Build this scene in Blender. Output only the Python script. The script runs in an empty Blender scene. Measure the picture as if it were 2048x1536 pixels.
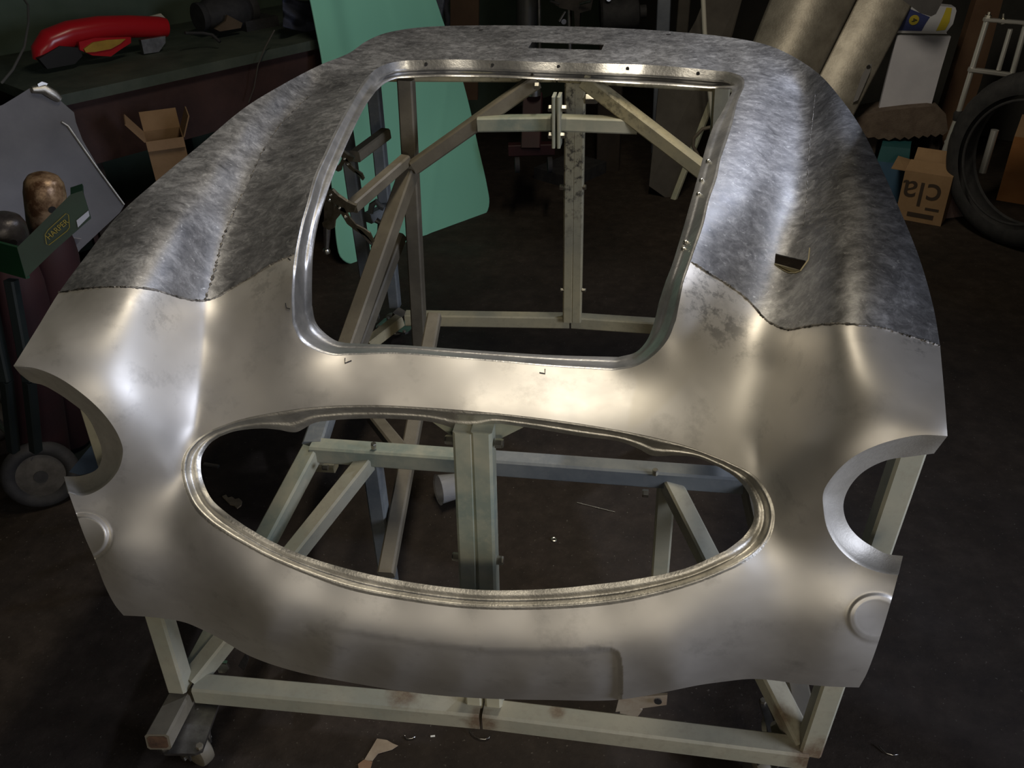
import bpy, bmesh, math, random
import numpy as np
from mathutils import Vector, Matrix, geometry
random.seed(7); rng = np.random.default_rng(7)
S = bpy.context.scene; COL = S.collection
PI = math.pi

# ------------------------------------------------------------------ camera
F_PX, IW, IH = 1728.0, 2048.0, 1536.0
CAM = np.array([.233, -1.0, 1.55])
def cam_axes(pitch, yaw, roll):
    p, y, r = np.radians([pitch, yaw, roll])
    f = np.array([-np.sin(y)*np.cos(p), np.cos(y)*np.cos(p), -np.sin(p)])
    rt = np.array([np.cos(y), np.sin(y), 0.]); up = np.cross(rt, f)
    c, s = np.cos(r), np.sin(r)
    return c*rt+s*up, -s*rt+c*up, f
RT, UP, FW = cam_axes(33., 9.8, -2.)
cd = bpy.data.cameras.new('camera'); cd.sensor_width = 36; cd.lens = F_PX/IW*36; cd.clip_start = .02
co = bpy.data.objects.new('camera', cd); COL.objects.link(co)
co.matrix_world = Matrix(((RT[0], UP[0], -FW[0], CAM[0]), (RT[1], UP[1], -FW[1], CAM[1]), (RT[2], UP[2], -FW[2], CAM[2]), (0, 0, 0, 1)))
S.camera = co

# ------------------------------------------------------------------ world, lamps, exposure
S.view_settings.view_transform = 'Standard'; S.view_settings.look = 'None'
S.view_settings.exposure = -.22; S.view_settings.gamma = 1.0; S.view_settings.use_curve_mapping = False
w = bpy.data.worlds.new('world'); S.world = w; w.use_nodes = True
w.node_tree.nodes['Background'].inputs[0].default_value = (.75, .8, 1, 1)
w.node_tree.nodes['Background'].inputs[1].default_value = .004
def area(name, loc, target, sx, sy, power, col, spread=180):
    l = bpy.data.lights.new(name, 'AREA'); l.shape = 'RECTANGLE'; l.size = sx; l.size_y = sy
    l.energy = power; l.color = col; l.spread = math.radians(spread)
    o = bpy.data.objects.new(name, l); COL.objects.link(o); o.location = loc
    o.rotation_euler = (Vector(target)-Vector(loc)).to_track_quat('-Z', 'Y').to_euler()
    return o
WARM = (1, .89, .70); COOL = (.76, .82, 1.0)
ct = area('ceiling_tube_light', (.20, .85, 2.95), (.20, .85, 0), .14, 1.2, 18, WARM, 130); ct.rotation_euler = (0, 0, 0)
area('work_lamp', (.8, -2.4, 1.6), (-.1, .0, .72), .4, .4, 2.6, WARM, 90)
area('rear_lamp', (1.2, 2.1, 2.8), (.35, .3, .95), .06, .06, 8, COOL, 100)
area('sheet_fill_light', (.65, 1.9, 1.95), (1.15, 3.3, .55), .3, .3, 1.9, WARM, 85)  # added fill that brightens the leaning sheets at the back right
area('side_doorway_light', (3.0, -.8, 1.35), (-.3, -.1, .9), .9, 1.3, 20, COOL, 90)
area('front_fill_light', (.1, -3.1, 1.1), (0, 0, .6), 2.2, 1.6, 6.5, (1, .90, .74), 120)  # broad fill added to light the apron, no doorway stands there

# ------------------------------------------------------------------ pixel helpers
def rays(px):
    px = np.atleast_2d(np.asarray(px, float))
    return RT*((px[:, :1]-IW/2)/F_PX) + UP*(-(px[:, 1:2]-IH/2)/F_PX) + FW
def P(x, y, ax, v):
    """point of a photo position on an axis plane: ax 0/1/2 = x/y/z"""
    d = rays((x, y))[0]; t = (v-CAM[ax])/d[ax]
    return Vector(CAM+t*d)
def on_plane(x, y, p0, n):
    d = rays((x, y))[0]; n = np.array(n, float); t = np.dot(np.array(p0)-CAM, n)/np.dot(d, n)
    return Vector(CAM+t*d)
def project(p):
    q = np.atleast_2d(np.asarray(p, float))-CAM
    z = q@FW
    return np.stack([IW/2+F_PX*(q@RT)/z, IH/2-F_PX*(q@UP)/z], 1), z

# ------------------------------------------------------------------ object helpers
def link(name, me, mat, parent=None, smooth=False):
    o = bpy.data.objects.new(name, me); COL.objects.link(o)
    if mat is not None: me.materials.append(mat)
    if parent is not None:
        o.parent = parent; o.matrix_parent_inverse = Matrix.Translation(-parent.location) if parent.rotation_euler[:] == (0, 0, 0) else parent.matrix_basis.inverted()
    if smooth:
        me.polygons.foreach_set('use_smooth', [True]*len(me.polygons))
    return o
def tag(o, label, cat=None, group=None, kind=None):
    if label: o['label'] = label
    if cat: o['category'] = cat
    if group: o['group'] = group
    if kind: o['kind'] = kind
    return o
def thing(name, label, cat, loc=(0, 0, 0), group=None):
    o = bpy.data.objects.new(name, None); COL.objects.link(o); o.location = loc; o.empty_display_size = .05
    return tag(o, label, cat, group)
class MB:
    def __init__(s): s.v = []; s.f = []
    def add(s, vs, fs):
        b = len(s.v); s.v += [tuple(v) for v in vs]; s.f += [tuple(i+b for i in f) for f in fs]; return s
    def loft(s, rings, closed=True, caps=True):
        n = len(rings[0]); vs = [p for r in rings for p in r]; fs = []
        for i in range(len(rings)-1):
            for j in range(n if closed else n-1):
                k = (j+1) % n; fs.append((i*n+j, i*n+k, (i+1)*n+k, (i+1)*n+j))
        if caps and closed:
            fs.append(tuple(range(n-1, -1, -1))); fs.append(tuple(range((len(rings)-1)*n, len(rings)*n)))
        return s.add(vs, fs)
    def bar(s, a, b, w=.04, h=None, up=(0, 0, 1), ch=.004):
        a, b = Vector(a), Vector(b); h = h or w; d = (b-a).normalized(); u = Vector(up)
        if abs(d.dot(u)) > .95: u = Vector((0, 1, 0))
        r = d.cross(u).normalized(); u = r.cross(d); x, y = w/2, h/2; c = min(ch, x*.5, y*.5)
        sec = [(x-c, -y), (x, -y+c), (x, y-c), (x-c, y), (-x+c, y), (-x, y-c), (-x, -y+c), (-x+c, -y)]
        return s.loft([[p+r*q[0]+u*q[1] for q in sec] for p in (a, b)])
    def tube(s, pts, r, n=10, caps=True):
        pts = [Vector(p) for p in pts]; rings = []; rr = r if hasattr(r, '__len__') else [r]*len(pts); u = None
        for i, p in enumerate(pts):
            d = (pts[min(i+1, len(pts)-1)]-pts[max(i-1, 0)]).normalized()
            if u is None: u = d.orthogonal().normalized()
            else: u = (u-d*u.dot(d)).normalized()
            v = d.cross(u)
            rings.append([p+(u*math.cos(2*PI*k/n)+v*math.sin(2*PI*k/n))*rr[i] for k in range(n)])
        return s.loft(rings, True, caps)
    def lathe(s, base, axis, prof, n=24):
        base = Vector(base); ax = Vector(axis).normalized(); u = ax.orthogonal().normalized(); v = ax.cross(u)
        return s.loft([[base+ax*h+(u*math.cos(2*PI*k/n)+v*math.sin(2*PI*k/n))*max(r, 1e-4) for k in range(n)] for r, h in prof])
    def torus(s, c, axis, R, r, n=48, m=14, sq=1.0):
        c = Vector(c); ax = Vector(axis).normalized(); u = ax.orthogonal().normalized(); v = ax.cross(u); vs = []; fs = []
        for i in range(n):
            d = u*math.cos(2*PI*i/n)+v*math.sin(2*PI*i/n)
            for j in range(m):
                a = 2*PI*j/m; vs.append(c+d*(R+r*math.cos(a))+ax*r*sq*math.sin(a))
        for i in range(n):
            for j in range(m):
                fs.append((i*m+j, ((i+1) % n)*m+j, ((i+1) % n)*m+(j+1) % m, i*m+(j+1) % m))
        return s.add(vs, fs)
    def slab(s, pts, thick):
        """plate: polygon of world points, thickened along its normal (away from the camera)"""
        pts = [Vector(p) for p in pts]; n = Vector((0, 0, 0)); c = sum(pts, Vector())/len(pts)
        for i in range(len(pts)): n += (pts[i]-c).cross(pts[(i+1) % len(pts)]-c)
        n.normalize()
        if n.dot(Vector(CAM)-c) > 0: n = -n
        k = len(pts); vs = pts+[p+n*thick for p in pts]
        fs = [tuple(range(k)), tuple(range(2*k-1, k-1, -1))]+[(i, i+k, (i+1) % k+k, (i+1) % k) for i in range(k)]
        return s.add(vs, fs)
    def build(s, name, mat, parent=None, smooth=False):
        me = bpy.data.meshes.new(name); me.from_pydata(s.v, [], s.f); me.update()
        bm = bmesh.new(); bm.from_mesh(me); bmesh.ops.recalc_face_normals(bm, faces=bm.faces); bm.to_mesh(me); bm.free()
        o = link(name, me, mat, parent)
        if smooth:
            me.polygons.foreach_set('use_smooth', [True]*len(me.polygons)); me.set_sharp_from_angle(angle=math.radians(40))
        return o

# ------------------------------------------------------------------ material helpers
def mat(name, base=(.5, .5, .5), rough=.5, metal=0., spec=.5):
    m = bpy.data.materials.new(name); m.use_nodes = True; b = m.node_tree.nodes['Principled BSDF']
    b.inputs['Base Color'].default_value = (*base, 1); b.inputs['Roughness'].default_value = rough
    b.inputs['Metallic'].default_value = metal; b.inputs['Specular IOR Level'].default_value = spec
    return m
class NT:
    def __init__(s, m): s.m = m; s.t = m.node_tree; s.b = s.t.nodes['Principled BSDF']; s.co = s.t.nodes.new('ShaderNodeTexCoord').outputs['Object']
    def n(s, k, **kw):
        x = s.t.nodes.new(k)
        for a, v in kw.items(): setattr(x, a, v)
        return x
    def l(s, a, b): s.t.links.new(a, b)
    def noise(s, scale, detail=5, rough=.6, dist=0., vec=None):
        x = s.n('ShaderNodeTexNoise'); x.inputs['Scale'].default_value = scale; x.inputs['Detail'].default_value = detail
        x.inputs['Roughness'].default_value = rough; x.inputs['Distortion'].default_value = dist
        s.l(vec or s.co, x.inputs['Vector']); return x.outputs['Fac']
    def scaled(s, sc, rot=(0, 0, 0)):
        x = s.n('ShaderNodeMapping'); x.inputs['Scale'].default_value = sc; x.inputs['Rotation'].default_value = rot
        s.l(s.co, x.inputs['Vector']); return x.outputs['Vector']
    def ramp(s, fac, stops):
        x = s.n('ShaderNodeValToRGB'); e = x.color_ramp.elements
        while len(e) < len(stops): e.new(.5)
        for i, (p, c) in enumerate(stops):
            e[i].position = p; e[i].color = (*c, 1) if hasattr(c, '__len__') else (c, c, c, 1)
        s.l(fac, x.inputs['Fac']); return x.outputs['Color']
    def mix(s, fac, a, b, mode='MIX'):
        x = s.n('ShaderNodeMix', data_type='RGBA', blend_type=mode)
        for v, i in ((fac, 0), (a, 6), (b, 7)):
            if hasattr(v, 'links') or hasattr(v, 'is_linked'): s.l(v, x.inputs[i])
            elif i == 0: x.inputs[0].default_value = v
            else: x.inputs[i].default_value = (*v, 1)
        return x.outputs[2]
    def base(s, c): s.l(c, s.b.inputs['Base Color'])
    def rough(s, c): s.l(c, s.b.inputs['Roughness'])
    def bump(s, h, strength=.2, dist=.002):
        x = s.n('ShaderNodeBump'); x.inputs['Strength'].default_value = strength; x.inputs['Distance'].default_value = dist
        s.l(h, x.inputs['Height']); s.l(x.outputs['Normal'], s.b.inputs['Normal'])

def noisy(name, c1, c2, scale=6, rough=.7, metal=0., bump=0., spec=.4, lo=.35, hi=.65):
    m = mat(name, c1, rough, metal, spec); t = NT(m)
    f = t.noise(scale, 6, .65); t.base(t.ramp(f, [(lo, c1), (hi, c2)]))
    if bump: t.bump(t.noise(scale*8, 4), bump, .003)
    return m

def m_new_alu():
    m = mat('satin_aluminium', (.64, .61, .56), .5, .80, .3); t = NT(m)
    big = t.noise(3.2, 4, .55, .3); fine = t.noise(46, 5, .7)
    t.base(t.mix(t.ramp(t.noise(14, 6, .7), [(.55, 0.), (.72, .6)]), t.ramp(big, [(.35, (.56, .535, .50)), (.65, (.70, .675, .63))]), (.40, .385, .36)))
    t.rough(t.ramp(t.mix(.35, big, fine), [(.3, .46), (.7, .58)]))
    t.bump(t.noise(5.5, 3, .5), .10, .004)
    return m
def m_old_alu():
    m = mat('filed_aluminium', (.5, .5, .5), .4, .82, .3); t = NT(m)
    big = t.noise(7, 7, .75, .2); sw = t.noise(44, 7, .8, .6); st = t.noise(85, 4, .75, .5)
    c = t.ramp(t.mix(.5, big, sw), [(.38, (.13, .13, .134)), (.5, (.26, .26, .264)), (.61, (.46, .46, .465))])
    t.base(t.mix(t.ramp(st, [(.60, 0.), (.70, .65)]), c, (.62, .62, .61)))
    t.rough(t.ramp(sw, [(.3, .42), (.7, .60)]))
    t.bump(t.mix(.5, sw, st), .03, .001)
    return m
def m_paint(name, c1, c2, c3, rust=.70):
    """chipped old paint: two overspray tones, rusty chips"""
    m = mat(name, c1, .55); t = NT(m)
    two = t.mix(t.ramp(t.noise(5, 5, .6), [(.40, 0.), (.60, 1.)]), c1, c2)
    spk = t.mix(t.ramp(t.noise(60, 5, .7), [(.50, 0.), (.75, .5)]), two, c3)
    t.base(t.mix(t.ramp(t.noise(17, 7, .75, .5), [(rust, 0.), (rust+.03, 1.)]), spk, (.10, .045, .015)))
    t.bump(t.noise(40, 5), .15, .002)
    return m
M = {}
M['new'] = m_new_alu(); M['old'] = m_old_alu()
M['weld'] = noisy('weld_bead', (.05, .047, .043), (.36, .34, .31), 70, .5, 1., .5)
M['lip'] = noisy('scraped_aluminium', (.55, .53, .48), (.80, .77, .70), 30, .46, 1., .25)
M['flange'] = noisy('grey_aluminium', (.42, .42, .42), (.66, .65, .63), 18, .40, .92, .2)
M['ring'] = noisy('matt_aluminium', (.46, .44, .40), (.54, .52, .47), 40, .55, .65, .15)
M['cream'] = m_paint('cream_paint', (.50, .44, .27), (.38, .35, .24), (.28, .25, .17))
M['grey'] = m_paint('grey_green_paint', (.44, .42, .31), (.22, .26, .215), (.42, .40, .30), .70)
M['pale'] = m_paint('pale_paint', (.38, .36, .275), (.29, .295, .235), (.25, .225, .17), .70)
M['bluegrey'] = m_paint('blue_grey_primer', (.21, .225, .22), (.13, .145, .155), (.26, .26, .24), .72)
M['brownish'] = m_paint('brown_primer', (.115, .10, .072), (.18, .158, .115), (.10, .085, .065), .72)
def stains(m, spots):
    t = NT(m); src = m.node_tree.nodes['Principled BSDF'].inputs['Base Color'].links[0].from_socket
    pos = t.n('ShaderNodeNewGeometry').outputs['Position']; nz = t.noise(38, 5, .7)
    for c, r in spots:
        d = t.n('ShaderNodeVectorMath', operation='DISTANCE'); t.l(pos, d.inputs[0]); d.inputs[1].default_value = c
        q = t.n('ShaderNodeMath', operation='MULTIPLY_ADD'); t.l(nz, q.inputs[0]); q.inputs[1].default_value = r*1.2; t.l(d.outputs['Value'], q.inputs[2])
        f = t.ramp(q.outputs[0], [(r*1.0, .75), (r*1.6, 0.)]); src = t.mix(f, src, t.ramp(t.noise(70, 5, .75), [(.38, (.20, .15, .09)), (.55, (.11, .048, .018))]))
    t.base(src)
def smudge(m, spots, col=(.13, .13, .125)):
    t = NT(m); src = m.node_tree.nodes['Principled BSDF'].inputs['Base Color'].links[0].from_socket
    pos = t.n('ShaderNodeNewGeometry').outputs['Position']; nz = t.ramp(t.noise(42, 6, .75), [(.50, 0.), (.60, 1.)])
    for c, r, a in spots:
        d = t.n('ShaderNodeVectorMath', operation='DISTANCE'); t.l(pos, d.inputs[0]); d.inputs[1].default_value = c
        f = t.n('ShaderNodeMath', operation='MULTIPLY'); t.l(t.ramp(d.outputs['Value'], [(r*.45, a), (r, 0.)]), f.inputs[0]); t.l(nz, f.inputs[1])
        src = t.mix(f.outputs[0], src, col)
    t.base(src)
smudge(M['new'], [((.325, .13, .975), .075, .55), ((.36, .08, .945), .06, .35), ((-.33, .12, .97), .05, .3), ((.57, -.02, .995), .03, .5), ((-.45, -.0, .98), .05, .25)])
stains(M['pale'], [((0, -.085, .24), .035), ((.56, -.085, .25), .05), ((-.145, -.06, .262), .035), ((.13, -.06, .262), .018), ((.50, -.04, .28), .03)])
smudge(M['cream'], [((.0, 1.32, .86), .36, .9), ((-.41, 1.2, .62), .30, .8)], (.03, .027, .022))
M['bolt'] = mat('zinc_bolt', (.62, .60, .52), .3, 1.)
M['rust'] = noisy('mouth_shade', (.03, .016, .009), (.12, .065, .035), 30, .9)  # brown-black for the painted shade in the castor tube mouth
M['steel'] = noisy('dull_steel', (.25, .24, .23), (.42, .41, .39), 30, .4, 1., .1)
M['chrome'] = mat('chrome', (.82, .80, .75), .24, 1.)
M['bright'] = mat('bright_plating', (.80, .79, .76), .32, .65)
M['rubber'] = noisy('rubber', (.018, .018, .02), (.035, .034, .035), 20, .75, 0, .2)
M['black'] = mat('black', (.008, .008, .008), .7)

# ------------------------------------------------------------------ room
U = Vector((.555, .832, 0)); V = Vector((-.832, .555, 0))
def RW(u, v, z): return U*u+V*v+Vector((0, 0, z))
m = mat('oily_concrete', (.06, .05, .042), .8, 0, .25); t = NT(m)
c = t.ramp(t.mix(.5, t.noise(2.2, 7, .65, .6), t.noise(17, 7, .7)), [(.35, (.015, .011, .0085)), (.52, (.029, .0215, .0165)), (.68, (.050, .038, .030))])
c = t.mix(t.ramp(t.noise(120, 3, .6), [(.66, 0.), (.74, .7)]), c, (.16, .145, .12))
t.base(c); t.bump(t.noise(60, 6, .7), .35, .004); t.rough(t.ramp(t.noise(3, 5), [(.35, .62), (.65, .9)]))
M['floor'] = m
M['wall'] = noisy('dirty_green_plaster', (.055, .085, .06), (.085, .115, .085), 2.5, .85, 0, .3)
M['dwall'] = noisy('dark_plaster', (.03, .03, .028), (.055, .052, .048), 2.5, .9, 0, .3)
def quad(name, pts, mt):
    o = MB().add(pts, [(0, 1, 2, 3)]).build(name, mt); o['kind'] = 'structure'; return o
quad('floor', [RW(-4, -3.4, 0), RW(4.6, -3.4, 0), RW(4.6, 3.1, 0), RW(-4, 3.1, 0)], M['floor'])
quad('wall_left', [RW(-4, 3.1, 0), RW(4.6, 3.1, 0), RW(4.6, 3.1, 3.2), RW(-4, 3.1, 3.2)], M['wall'])
quad('wall_back', [RW(4.6, -3.4, 0), RW(4.6, 3.1, 0), RW(4.6, 3.1, 3.2), RW(4.6, -3.4, 3.2)], M['dwall'])
quad('wall_right', [RW(-4, -3.4, 0), RW(4.6, -3.4, 0), RW(4.6, -3.4, 3.2), RW(-4, -3.4, 3.2)], M['dwall'])
quad('wall_front', [RW(-4, -3.4, 0), RW(-4, 3.1, 0), RW(-4, 3.1, 3.2), RW(-4, -3.4, 3.2)], M['dwall'])
quad('ceiling', [RW(-4, -3.4, 3.2), RW(4.6, -3.4, 3.2), RW(4.6, 3.1, 3.2), RW(-4, 3.1, 3.2)], M['dwall'])

# unseen board added beside the rear lamp; its edge cuts that lamp's light off to the right
lp = Vector((1.2, 2.1, 0)); ld = Vector((-.388, -.9215, 0)); ls = Vector((.9215, -.388, 0))
pe = lp+ld*.80
quad('light_blocker_1', [pe+Vector((0, 0, 1.6)), pe+ls*1.2+ld*.1+Vector((0, 0, 1.6)), pe+ls*1.2+ld*.1+Vector((0, 0, 3.2)), pe+Vector((0, 0, 3.2))], M['dwall'])

# invented out-of-view board to the right of the ceiling tube, keeps its light off the right wing
o = MB().add([(x, y, z) for z in (2.08, 2.11) for x, y in ((.32, .18), (1.1, .15), (1.1, 1.12), (.365, 1.12))], [(3, 2, 1, 0), (4, 5, 6, 7), (0, 1, 5, 4), (1, 2, 6, 5), (2, 3, 7, 6), (3, 0, 4, 7)]).build('light_blocker_2', M['dwall']); o['kind'] = 'structure'

# ------------------------------------------------------------------ generic trimmed sheet
def dens(pts, step, closed=False):
    pts = [np.array(p, float) for p in pts]
    if closed: pts = pts+[pts[0]]
    out = []
    for a, b in zip(pts[:-1], pts[1:]):
        k = max(1, int(round(np.linalg.norm(b-a)/step)))
        out += [a+(b-a)*i/k for i in range(k)]
    if not closed: out.append(pts[-1])
    return np.array(out)
def spline(pts, step, closed=False):
    """Catmull-Rom (centripetal-ish by chord) through the points, resampled"""
    q = np.array(pts, float); n = len(q)
    idx = range(n) if closed else range(n-1); o = []
    for i in idx:
        p1, p2 = q[i], q[(i+1) % n]
        p0 = q[i-1] if (closed or i > 0) else 2*p1-p2
        p3 = q[(i+2) % n] if (closed or i+2 < n) else 2*p2-p1
        L = np.linalg.norm(p2-p1); a = max(np.linalg.norm(p1-p0), 1e-6); b = max(np.linalg.norm(p3-p2), 1e-6)
        m1 = ((p1-p0)/a*L+(p2-p1))/2 * 1.0; m2 = ((p3-p2)/b*L+(p2-p1))/2
        k = max(2, int(L/step)+1)
        for j in range(k):
            s = j/k; o.append((2*s**3-3*s**2+1)*p1+(s**3-2*s**2+s)*m1+(-2*s**3+3*s**2)*p2+(s**3-s**2)*m2)
    if not closed: o.append(q[-1])
    return dens(o, step, closed)
def inside(pts, poly):
    x, y = pts[:, 0], pts[:, 1]; c = np.zeros(len(pts), bool); n = len(poly); j = n-1
    for i in range(n):
        xi, yi = poly[i]; xj, yj = poly[j]
        if yi != yj:
            cond = ((yi > y) != (yj > y)) & (x < (xj-xi)*(y-yi)/(yj-yi)+xi); c ^= cond
        j = i
    return c
def dist_poly(pts, line):
    """distance of points to a polyline given as dense points"""
    out = np.full(len(pts), 1e9)
    for k in range(0, len(pts), 4000):
        d = np.linalg.norm(pts[k:k+4000, None, :]-line[None], axis=2); out[k:k+4000] = d.min(1)
    return out
def cdt(outer, holes, step, extra=(), lines=()):
    """triangulate the pixel domain -> points (n,2), triangles"""
    lo, hi = outer.min(0), outer.max(0)
    gx, gy = np.arange(lo[0], hi[0], step), np.arange(lo[1], hi[1], step*.87)
    X, Y = np.meshgrid(gx, gy); X[1::2] += step/2
    g = np.stack([X.ravel(), Y.ravel()], 1)
    keep = inside(g, outer)
    for h in holes: keep &= ~inside(g, h)
    g = g[keep]
    bound = np.concatenate([outer]+list(holes)+list(lines))
    g = g[dist_poly(g, bound) > step*.55]
    for e in extra:
        e = e[inside(e, outer)]; e = e[dist_poly(e, bound) > 1.6]; 
        g = g[dist_poly(g, e) > step*.5]; g = np.concatenate([g, e])
    pts = []; edges = []
    for L in [outer]+list(holes):
        b = len(pts); pts += list(L); edges += [(b+i, b+(i+1) % len(L)) for i in range(len(L))]
    for L in lines:
        b = len(pts); pts += list(L); edges += [(b+i, b+i+1) for i in range(len(L)-1)]
    pts += list(g)
    r = geometry.delaunay_2d_cdt([Vector((p[0], p[1])) for p in pts], edges, [], 0, 1e-4)
    vs = np.array([(v.x, v.y) for v in r[0]]); fs = np.array([f for f in r[2] if len(f) == 3])
    cen = vs[fs].mean(1); k = inside(cen, outer)
    for h in holes: k &= ~inside(cen, h)
    return vs, fs[k]

def thick_sheet(name, vs, fs, thick, mt, parent):
    """sheet metal: front skin, back skin and a crisp rim, each with its own vertices"""
    vs = np.asarray(vs, float); tri = np.array([f[:3] for f in fs]); n = np.zeros_like(vs)
    fn = np.cross(vs[tri[:, 1]]-vs[tri[:, 0]], vs[tri[:, 2]]-vs[tri[:, 0]])
    cc = vs[tri].mean(1)
    if (((CAM-cc)*fn).sum(1) > 0).sum() < len(tri)/2:
        fs = [tuple(f[::-1]) for f in fs]; fn = -fn
    else: fs = [tuple(f) for f in fs]
    for f, q in zip(fs, fn):
        for i in f: n[i] += q
    n /= np.maximum(np.linalg.norm(n, axis=1), 1e-12)[:, None]
    N = len(vs); bk = vs-n*thick; V_ = list(map(tuple, vs))+list(map(tuple, bk)); Fc = list(fs)+[tuple(i+N for i in f[::-1]) for f in fs]
    es = {}
    for f in fs:
        for i in range(len(f)):
            es[(f[i], f[(i+1) % len(f)])] = 1
    for a, b in es:
        if (b, a) not in es:
            k = len(V_); V_ += [tuple(vs[a]), tuple(vs[b]), tuple(bk[b]), tuple(bk[a])]; Fc.append((k+1, k, k+3, k+2))
    me = bpy.data.meshes.new(name); me.from_pydata(V_, [], Fc); me.update()
    return link(name, me, mt, parent, True)
# ------------------------------------------------------------------ the car nose shell
def sm(x, a, b):
    t_ = np.clip((np.asarray(x, float)-a)/(b-a), 0, 1); return t_*t_*(3-2*t_)
# symmetric form points (x, y, z), mirrored about x = 0
FORM = [
 # outer cut edge of the wing
 (.583, -.145, .960), (.592, -.067, .983), (.603, .008, .997), (.606, .10, 1.022), (.605, .193, 1.041), (.609, .35, 1.050), (.609, .51, 1.058), (.598, .70, 1.070), (.589, .87, 1.074), (.570, 1.08, 1.071), (.538, 1.21, 1.070), (.47, 1.33, 1.070),
 # valley between bonnet and wing
 (.395, -.085, .780), (.402, -.058, .812), (.401, -.046, .834), (.404, -.008, .880), (.416, .041, .915), (.424, .085, .950), (.443, .167, .966), (.462, .257, .985), (.489, .411, 1.006), (.514, .58, 1.022), (.540, .765, 1.030), (.562, 1.0, 1.034),
 # wing crown
 (.475, -.08, .984), (.475, -.02, 1.011), (.488, .08, 1.026), (.503, .20, 1.038), (.545, .42, 1.052), (.560, .60, 1.062), (.572, .80, 1.066),
 (.54, -.10, .986), (.545, 0., 1.011), (.56, .2, 1.046), 
 # lamp bowl rim
 (.53, -.146, .945), (.487, -.149, .897), (.472, -.140, .840), (.488, -.130, .785), (.53, -.125, .735), (.578, -.135, .705),
 (.440, -.105, .90), (.430, -.095, .84), (.437, -.105, .78),
 # front edge and apron
 (.579, -.143, .68), (.579, -.142, .625), (.576, -.144, .551), (.576, -.131, .484), (.50, -.130, .466), (.427, -.125, .452), (.36, -.130, .436), (.29, -.135, .415), (.21, -.140, .396), (.10, -.143, .384), (0, -.144, .380),
 (.53, -.155, .66), (.52, -.155, .58), (.45, -.150, .60), (.44, -.135, .68), (.40, -.150, .55), (.33, -.170, .60), (.31, -.175, .52), (.2, -.185, .57), (.2, -.182, .49), (0, -.188, .55), (0, -.180, .47), (.1, -.187, .55), (.1, -.182, .48),
 # rim of the grille opening
 (.423, -.090, .757), (.417, -.105, .735), (.389, -.132, .712), (.35, -.145, .690), (.28, -.152, .660), (.20, -.156, .636), (.10, -.160, .618), (0, -.162, .612),
 (.415, -.078, .785), (.366, -.062, .815), (.30, -.055, .842), (.226, -.048, .856), (.12, -.044, .868), (0, -.043, .873),
 # bonnet front and the rim of its opening
 (0, .003, .886), (.20, .000, .880),
 (0, .050, .893), (.12, .052, .893), (.20, .055, .897), (.245, .052, .922), (.268, .060, .952), (.286, .111, .994), (.300, .167, 1.003), (.317, .238, 1.022), (.354, .452, 1.047), (.392, .719, 1.058), (.425, .98, 1.058), (.425, 1.10, 1.058), (.38, 1.14, 1.056), (.2, 1.155, 1.055), (0, 1.16, 1.055),
 (.40, .40, 1.030), (.45, .72, 1.048), (.49, 1.0, 1.052),
 # scuttle
 (.50, 1.15, 1.060), (.44, 1.24, 1.064), (.3, 1.28, 1.066), (.1, 1.30, 1.067), (0, 1.36, 1.064), (.2, 1.36, 1.065), (.36, 1.38, 1.066), (.2, 1.47, 1.066), (0, 1.48, 1.066), (0, 1.56, 1.066), (.3, 1.47, 1.066),
]
A3 = np.array(FORM, float)
B3 = A3[A3[:, 0] > 1e-6]*[-1, 1, 1]
C3 = np.concatenate([A3, B3])
cpx, cz = project(C3)
_sc = 500.
def _k(r2): return np.where(r2 > 0, r2*np.log(np.maximum(r2, 1e-12)), 0)
def tps_fit(X, v, lam):
    X = X/_sc; n = len(X); d2 = ((X[:, None]-X[None])**2).sum(2); K = _k(d2)+lam*np.eye(n)
    Q = np.c_[np.ones(n), X]; A = np.block([[K, Q], [Q.T, np.zeros((3, 3))]])
    return X, np.linalg.solve(A, np.r_[v, 0, 0, 0])
def tps_eval(fit, p):
    X, w_ = fit; p = np.atleast_2d(p)/_sc; out = np.empty(len(p))
    for k in range(0, len(p), 5000):
        q = p[k:k+5000]; d2 = ((q[:, None]-X[None])**2).sum(2)
        out[k:k+5000] = _k(d2)@w_[:-3]+w_[-3]+q@w_[-2:]
    return out
FIT = tps_fit(cpx, 1/cz, 8e-3)
def depth(px): return 1/tps_eval(FIT, px)

OUTER_EDGE_L = [(27, 732), (75, 655), (118, 585), (175, 508), (235, 432), (315, 360), (400, 290), (490, 215), (560, 172), (640, 130), (700, 105), (730, 84), (762, 69), (800, 60), (850, 54), (950, 51), (1100, 52), (1300, 60), (1480, 78), (1540, 92), (1590, 115), (1640, 150), (1680, 195), (1720, 252), (1750, 310), (1800, 420), (1840, 520), (1868, 620), (1880, 690)]
OUTER_R = [(1880, 690), (1888, 780), (1895, 872)]
HLR_OUT = [(1895, 872), (1842, 870), (1795, 878), (1745, 894), (1702, 917), (1666, 952), (1647, 984), (1647, 1019), (1655, 1058), (1678, 1097), (1709, 1124), (1756, 1144), (1796, 1151)]
SIDE_R = [(1796, 1151), (1785, 1192), (1768, 1250), (1745, 1318), (1732, 1350), (1718, 1375)]
LIP = [(1718, 1375), (1660, 1373), (1600, 1368), (1540, 1360), (1500, 1358), (1450, 1363), (1400, 1370), (1340, 1382), (1290, 1392), (1230, 1400), (1100, 1400), (970, 1397), (850, 1388), (700, 1365), (580, 1340), (500, 1312), (430, 1272), (395, 1255), (370, 1245), (300, 1234), (247, 1231)]
SIDE_L = [(247, 1231), (230, 1210), (210, 1172), (190, 1120), (170, 1075), (155, 1035), (137, 985)]
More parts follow.
